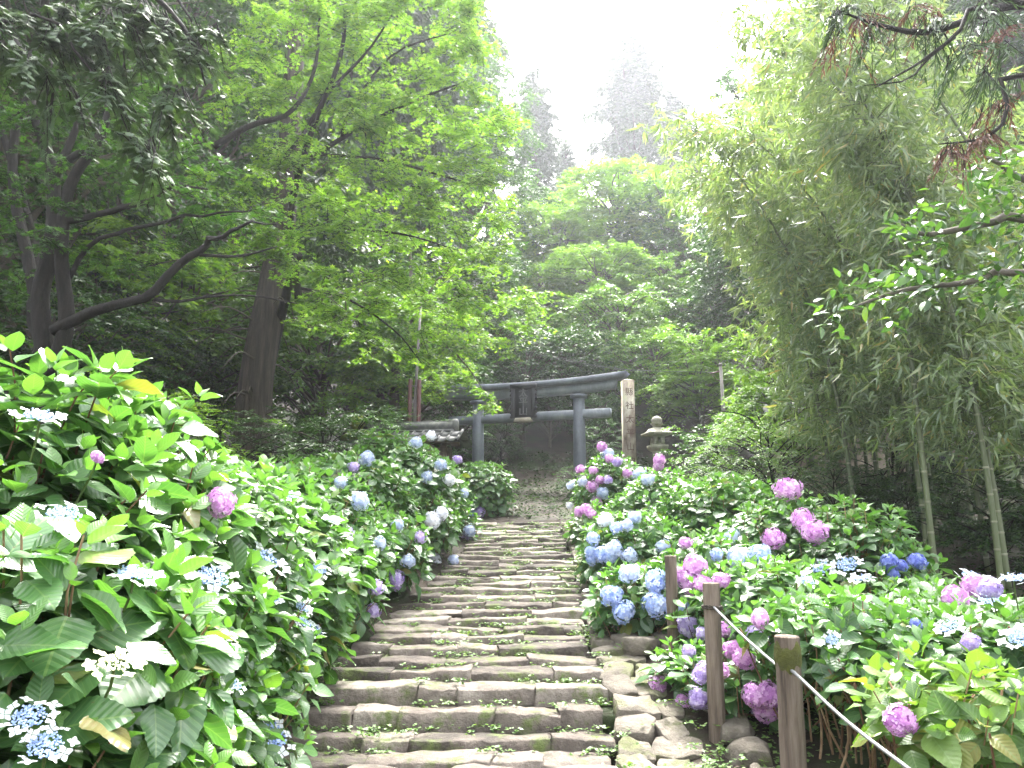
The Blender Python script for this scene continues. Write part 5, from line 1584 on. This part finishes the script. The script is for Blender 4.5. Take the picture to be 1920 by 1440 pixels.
tree('broad_c', 1230, 590, 28, 'broad_light', 'green bushy tree behind the stone pillar', group=GH, wide=1.1)
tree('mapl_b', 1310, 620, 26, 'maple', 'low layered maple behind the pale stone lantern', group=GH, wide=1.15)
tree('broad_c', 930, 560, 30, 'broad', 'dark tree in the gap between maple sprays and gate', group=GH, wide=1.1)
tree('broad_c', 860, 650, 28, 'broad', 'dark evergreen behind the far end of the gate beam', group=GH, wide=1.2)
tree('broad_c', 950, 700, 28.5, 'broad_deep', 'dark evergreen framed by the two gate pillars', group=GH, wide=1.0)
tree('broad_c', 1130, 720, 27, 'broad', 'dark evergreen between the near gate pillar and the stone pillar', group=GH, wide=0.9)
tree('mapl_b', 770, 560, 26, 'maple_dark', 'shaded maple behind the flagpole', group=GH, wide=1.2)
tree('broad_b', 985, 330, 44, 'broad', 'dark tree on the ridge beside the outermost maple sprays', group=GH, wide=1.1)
tree('broad_b', 925, 440, 33, 'broad', 'dark hillside tree right behind the outer maple sprays', group=GH, wide=1.1)
tree('broad_b', 842, 395, 30, 'broad', 'dark tree filling the gap above the flagpole', group=GH, wide=1.2)
# hazy cedars on the ridge
tree('cedar', 1180, 60, 74, 'cedar_needles', 'tallest hazy cedar standing alone against the white sky', 'cedar_tree', bark='bark_cedar', wide=1.45)
tree('cedar', 1255, 165, 72, 'cedar_needles', 'faint cedar just beside the tallest hazy cedar', 'cedar_tree', bark='bark_cedar', wide=1.5)
tree('cedar', 1000, 120, 62, 'cedar_needles', 'hazy ragged cedar on the ridge next to the arching maple', 'cedar_tree', bark='bark_cedar', wide=1.1)
tree('cedar', 1060, 255, 68, 'cedar_needles', 'short hazy cedar in the gap between the taller ridge cedars', 'cedar_tree', bark='bark_cedar', wide=1.1)
tree('cedar', 870, -100, 46, 'cedar_needles', 'tall cedar showing behind the outer sprays of the arching maple', 'cedar_tree', bark='bark_cedar', wide=1.0)
# tall wood on the left
GL_ = 'tall trees closing off the wood beyond the near bank'
ORD = ['first', 'second', 'third', 'fourth', 'fifth', 'sixth', 'seventh', 'eighth', 'ninth', 'tenth', 'eleventh', 'twelfth']
count_ = {'tall': 0, 'cedar': 0, 'broad_b': 0}
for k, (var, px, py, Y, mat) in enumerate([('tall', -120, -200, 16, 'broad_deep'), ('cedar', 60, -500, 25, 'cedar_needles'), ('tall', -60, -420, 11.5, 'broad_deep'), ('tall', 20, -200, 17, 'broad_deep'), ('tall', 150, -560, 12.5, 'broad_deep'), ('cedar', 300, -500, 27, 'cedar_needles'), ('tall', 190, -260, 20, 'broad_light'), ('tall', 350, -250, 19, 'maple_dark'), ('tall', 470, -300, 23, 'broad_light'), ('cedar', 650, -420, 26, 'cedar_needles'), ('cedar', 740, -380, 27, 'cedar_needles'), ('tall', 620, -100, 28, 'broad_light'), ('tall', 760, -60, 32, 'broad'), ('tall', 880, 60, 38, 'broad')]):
    count_[var] += 1
    tree(var, px, py, Y, mat, ('tall leafy tree of the dim wood, %s from the dark maple' if var == 'tall' else 'tall straight cedar of the dim wood, %s from the dark maple') % ORD[count_[var] - 1], 'broadleaf_tree' if var == 'tall' else 'cedar_tree', group=GL_ if var == 'tall' else 'tall cedars of the dim wood', bark='bark_grey' if var == 'tall' else 'bark_cedar', wide=1.0)
GR = 'tall trees rising behind the bamboo'
for k, (var, px, py, Y, mat) in enumerate([('tall', 1440, 60, 33, 'broad'), ('tall', 1560, -60, 30, 'broad_light'), ('tall', 1700, -200, 27, 'broad'), ('tall', 1850, -260, 24, 'broad'), ('tall', 2000, -200, 22, 'broad'), ('broad_b', 1420, 260, 30, 'broad'), ('broad_b', 1550, 330, 26, 'broad'), ('broad_b', 1700, 380, 23, 'broad'), ('broad_b', 1850, 400, 20, 'broad')]):
    tree(var, px, py, Y, mat, ('tall leafy tree behind the bamboo, %s from the white sky' if var == 'tall' else 'dark mid-height tree behind the bamboo, %s from the white sky') % ORD[k if var == 'tall' else k - 5], group=GR, wide=1.05)
# undergrowth
GU = 'leafy understorey of the dim wood'
for k, (var, px, py, Y, mat, lb) in enumerate([
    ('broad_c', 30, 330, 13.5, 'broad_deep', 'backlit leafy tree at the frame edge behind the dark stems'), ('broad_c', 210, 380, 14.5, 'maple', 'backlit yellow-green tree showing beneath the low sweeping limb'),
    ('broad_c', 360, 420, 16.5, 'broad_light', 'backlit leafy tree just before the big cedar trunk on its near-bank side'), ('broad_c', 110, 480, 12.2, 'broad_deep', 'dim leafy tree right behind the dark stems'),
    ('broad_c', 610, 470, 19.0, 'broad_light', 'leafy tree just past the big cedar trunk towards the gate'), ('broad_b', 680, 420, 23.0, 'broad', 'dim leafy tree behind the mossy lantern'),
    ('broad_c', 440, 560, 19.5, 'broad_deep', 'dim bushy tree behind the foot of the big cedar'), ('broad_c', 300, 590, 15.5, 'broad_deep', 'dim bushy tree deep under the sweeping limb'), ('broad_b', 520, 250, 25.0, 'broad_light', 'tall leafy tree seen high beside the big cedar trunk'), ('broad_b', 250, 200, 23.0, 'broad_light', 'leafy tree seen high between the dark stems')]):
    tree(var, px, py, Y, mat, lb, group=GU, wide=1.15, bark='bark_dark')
tree('shrub_fine', 1430, 742, 15.0, 'broad_light', 'pale fine-leaved shrub below the slim utility pole', 'shrub', cat='shrub', wide=1.1, bark='bark_dark')
tree('shrub_fine', 1560, 850, 13.2, 'broad_deep', 'dark layered shrub behind the single purple hydrangea head', 'shrub', cat='shrub', wide=1.2, bark='bark_dark')
tree('mapl_b', 1470, 600, 17.0, 'maple', 'yellow-green young maple in front of the bamboo edge', 'maple_tree', wide=0.8, bark='bark_dark')
tree('shrub', 1840, 880, 10.4, 'broad_deep', 'dark broadleaf shrub around the feet of the bamboo culms', 'shrub', cat='shrub', wide=1.3, bark='bark_dark')
tree('shrub_fine', 1680, 790, 14.5, 'broad', 'dark shrub filling the space before the old house', 'shrub', cat='shrub', wide=1.4, bark='bark_dark')
tree('shrub', 1335, 800, 17.5, 'broad', 'dark low shrub between the stone lantern and the pale shrub', 'shrub', cat='shrub', wide=1.2, bark='bark_dark')
tree('shrub', 600, 770, 14.6, 'broad_deep', 'dark shrub beside the foot of the big cedar trunk', 'shrub', cat='shrub', wide=1.2, bark='bark_dark')
tree('shrub_fine', 680, 740, 16.5, 'broad', 'dark green shrub behind the mossy stone lantern', 'shrub', cat='shrub', wide=1.2, bark='bark_dark')
tree('shrub_fine', 400, 740, 12.5, 'broad_deep', 'dim shrub between the dark maple and the big cedar trunk', 'shrub', cat='shrub', wide=1.5, bark='bark_dark')
tree('shrub_fine', 250, 700, 11.5, 'maple', 'sunlit yellow-green shrub under the low sweeping limb', 'shrub', cat='shrub', wide=1.3, bark='bark_dark')
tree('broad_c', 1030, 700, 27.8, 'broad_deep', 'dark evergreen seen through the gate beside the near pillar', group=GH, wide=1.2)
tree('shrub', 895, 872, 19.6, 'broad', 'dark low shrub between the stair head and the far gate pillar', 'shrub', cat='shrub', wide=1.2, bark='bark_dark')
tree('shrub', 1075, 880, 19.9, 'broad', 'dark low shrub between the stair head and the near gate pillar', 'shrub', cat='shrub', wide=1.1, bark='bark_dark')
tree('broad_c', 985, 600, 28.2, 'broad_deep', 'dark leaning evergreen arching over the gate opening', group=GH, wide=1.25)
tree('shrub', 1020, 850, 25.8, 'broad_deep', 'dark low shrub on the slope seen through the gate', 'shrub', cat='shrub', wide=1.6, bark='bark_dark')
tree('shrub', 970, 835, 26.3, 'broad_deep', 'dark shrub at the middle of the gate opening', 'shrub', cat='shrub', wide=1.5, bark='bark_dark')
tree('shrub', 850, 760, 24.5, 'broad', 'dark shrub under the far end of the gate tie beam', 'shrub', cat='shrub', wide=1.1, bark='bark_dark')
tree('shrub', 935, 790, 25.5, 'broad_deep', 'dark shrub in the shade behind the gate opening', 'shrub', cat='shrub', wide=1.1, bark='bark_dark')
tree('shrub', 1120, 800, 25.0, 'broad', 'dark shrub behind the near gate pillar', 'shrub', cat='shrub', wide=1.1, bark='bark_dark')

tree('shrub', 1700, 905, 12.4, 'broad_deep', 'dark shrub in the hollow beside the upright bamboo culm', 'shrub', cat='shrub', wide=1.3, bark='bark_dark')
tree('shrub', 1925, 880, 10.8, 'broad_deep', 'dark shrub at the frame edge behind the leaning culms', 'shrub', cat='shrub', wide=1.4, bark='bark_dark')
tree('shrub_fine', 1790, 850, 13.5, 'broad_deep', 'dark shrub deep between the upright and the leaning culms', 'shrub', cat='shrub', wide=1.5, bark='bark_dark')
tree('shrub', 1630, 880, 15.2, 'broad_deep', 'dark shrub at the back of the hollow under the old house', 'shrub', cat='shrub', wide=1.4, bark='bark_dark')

# ------------------------------------------------------------------ weeds, litter
wp_, wd_, wn_, ws_ = [], [], [], []
tri = tpl_ovate(0.8, 2, 0.1, 0.05, 1)
for (x, y, z, s) in WEEDSPOTS:
    if random.random() < 0.2:
        continue
    n = random.randint(4, 20)
    c = np.array([x, y, z])
    k = c + np.stack([RNG.normal(0, 0.06, n), RNG.normal(0, 0.025, n), RNG.uniform(0.004, 0.05, n)], -1)
    for q in range(3):
        a = RNG.random(n) * 6.28
        wp_.append(k); wd_.append(np.stack([np.cos(a), np.sin(a), RNG.uniform(-0.1, 0.5, n)], -1)); wn_.append(UP + RNG.normal(0, 0.3, (n, 3))); ws_.append(RNG.uniform(0.014, 0.036, n))
o = obj('step_weeds', cloud('step_weeds', tri, np.concatenate(wp_), frames(np.concatenate(wd_), np.concatenate(wn_)), np.concatenate(ws_)), MAT['weed'])
tag(o, 'tiny green weeds growing in the joints of the stone steps', 'weeds', kind='stuff')
def scatter(name, label, cat, mat, boxes, tp, size, lift, three):
    pp, dd, nn, ss = [], [], [], []
    for (x0, x1, y0, y1, n) in boxes:
        x = RNG.uniform(x0, x1, n); y = RNG.uniform(y0, y1, n)
        f = lump(x * 2.2, y * 2.2) + RNG.normal(0, 0.25, n) > -0.1
        xl = np.interp(y, STEP_Y, STEP_L) - 0.05; xr = np.interp(y, STEP_Y, STEP_R) + 0.55
        f &= ~((x > xl) & (x < xr) & (y > 4) & (y < 15.6))
        x, y = x[f], y[f]
        z = ground(x, y)
        for q in range(3 if three else 1):
            a = RNG.random(len(x)) * 6.28
            h = RNG.uniform(lift[0], lift[1], len(x))
            pp.append(np.stack([x, y, z + h], -1)); dd.append(np.stack([np.cos(a), np.sin(a), RNG.uniform(-0.1, 0.45 if three else 0.1, len(x))], -1)); nn.append(UP + RNG.normal(0, 0.3, (len(x), 3))); ss.append(RNG.uniform(size[0], size[1], len(x)))
    o = obj(name, cloud(name, tp, np.concatenate(pp), frames(np.concatenate(dd), np.concatenate(nn)), np.concatenate(ss)), mat)
    tag(o, label, cat, kind='stuff')
scatter('bank_weeds', 'low clover-like weeds on the soil around the rope posts', 'weeds', MAT['weed'], [(0.9, 4.5, 3.2, 7.5, 5200), (0.9, 4.5, 7.5, 16, 2500), (-2.6, -0.3, 3.5, 15.5, 1500)], tri, (0.02, 0.045), (0.01, 0.07), True)
scatter('leaf_litter', 'brown fallen leaves on the dark soil beside the steps', 'leaf litter', MAT['litter'], [(-3.2, 4.5, 3.0, 15.4, 5000), (-6, 6, 15.4, 27, 1500)], K_BROAD, (0.03, 0.07), (0.004, 0.02), False)
scatter('ground_cover', 'low green ground cover on the shaded slope past the stairs', 'ground cover', MAT['cover'], [(-3.5, 4.5, 15.8, 27, 9000), (-9, -3.5, 8, 24, 5000), (4, 10, 8, 22, 5000)], tpl_kite(0.75, 0.1, 0.1), (0.04, 0.09), (0.01, 0.12), True)

# ------------------------------------------------------------------ moist air between the trees
hm, ht = newmat('haze')
pv = N(ht, 'ShaderNodeVolumePrincipled', {'Color': (0.9, 0.93, 1.0, 1), 'Density': 0.00095, 'Anisotropy': 0.6})
N(ht, 'ShaderNodeOutputMaterial', {'Volume': pv.outputs[0]})
tag(obj('haze', MB().box((0, 68, 40), (250, 190, 90)).mesh('haze'), hm), 'thin bright moist air fading the far trees', 'haze', kind='stuff')
tot = sum(len(p.vertices) - 2 for m_ in bpy.data.meshes if m_.users for p in m_.polygons)
print('TRIS', tot, 'OBJECTS', len(bpy.data.objects))
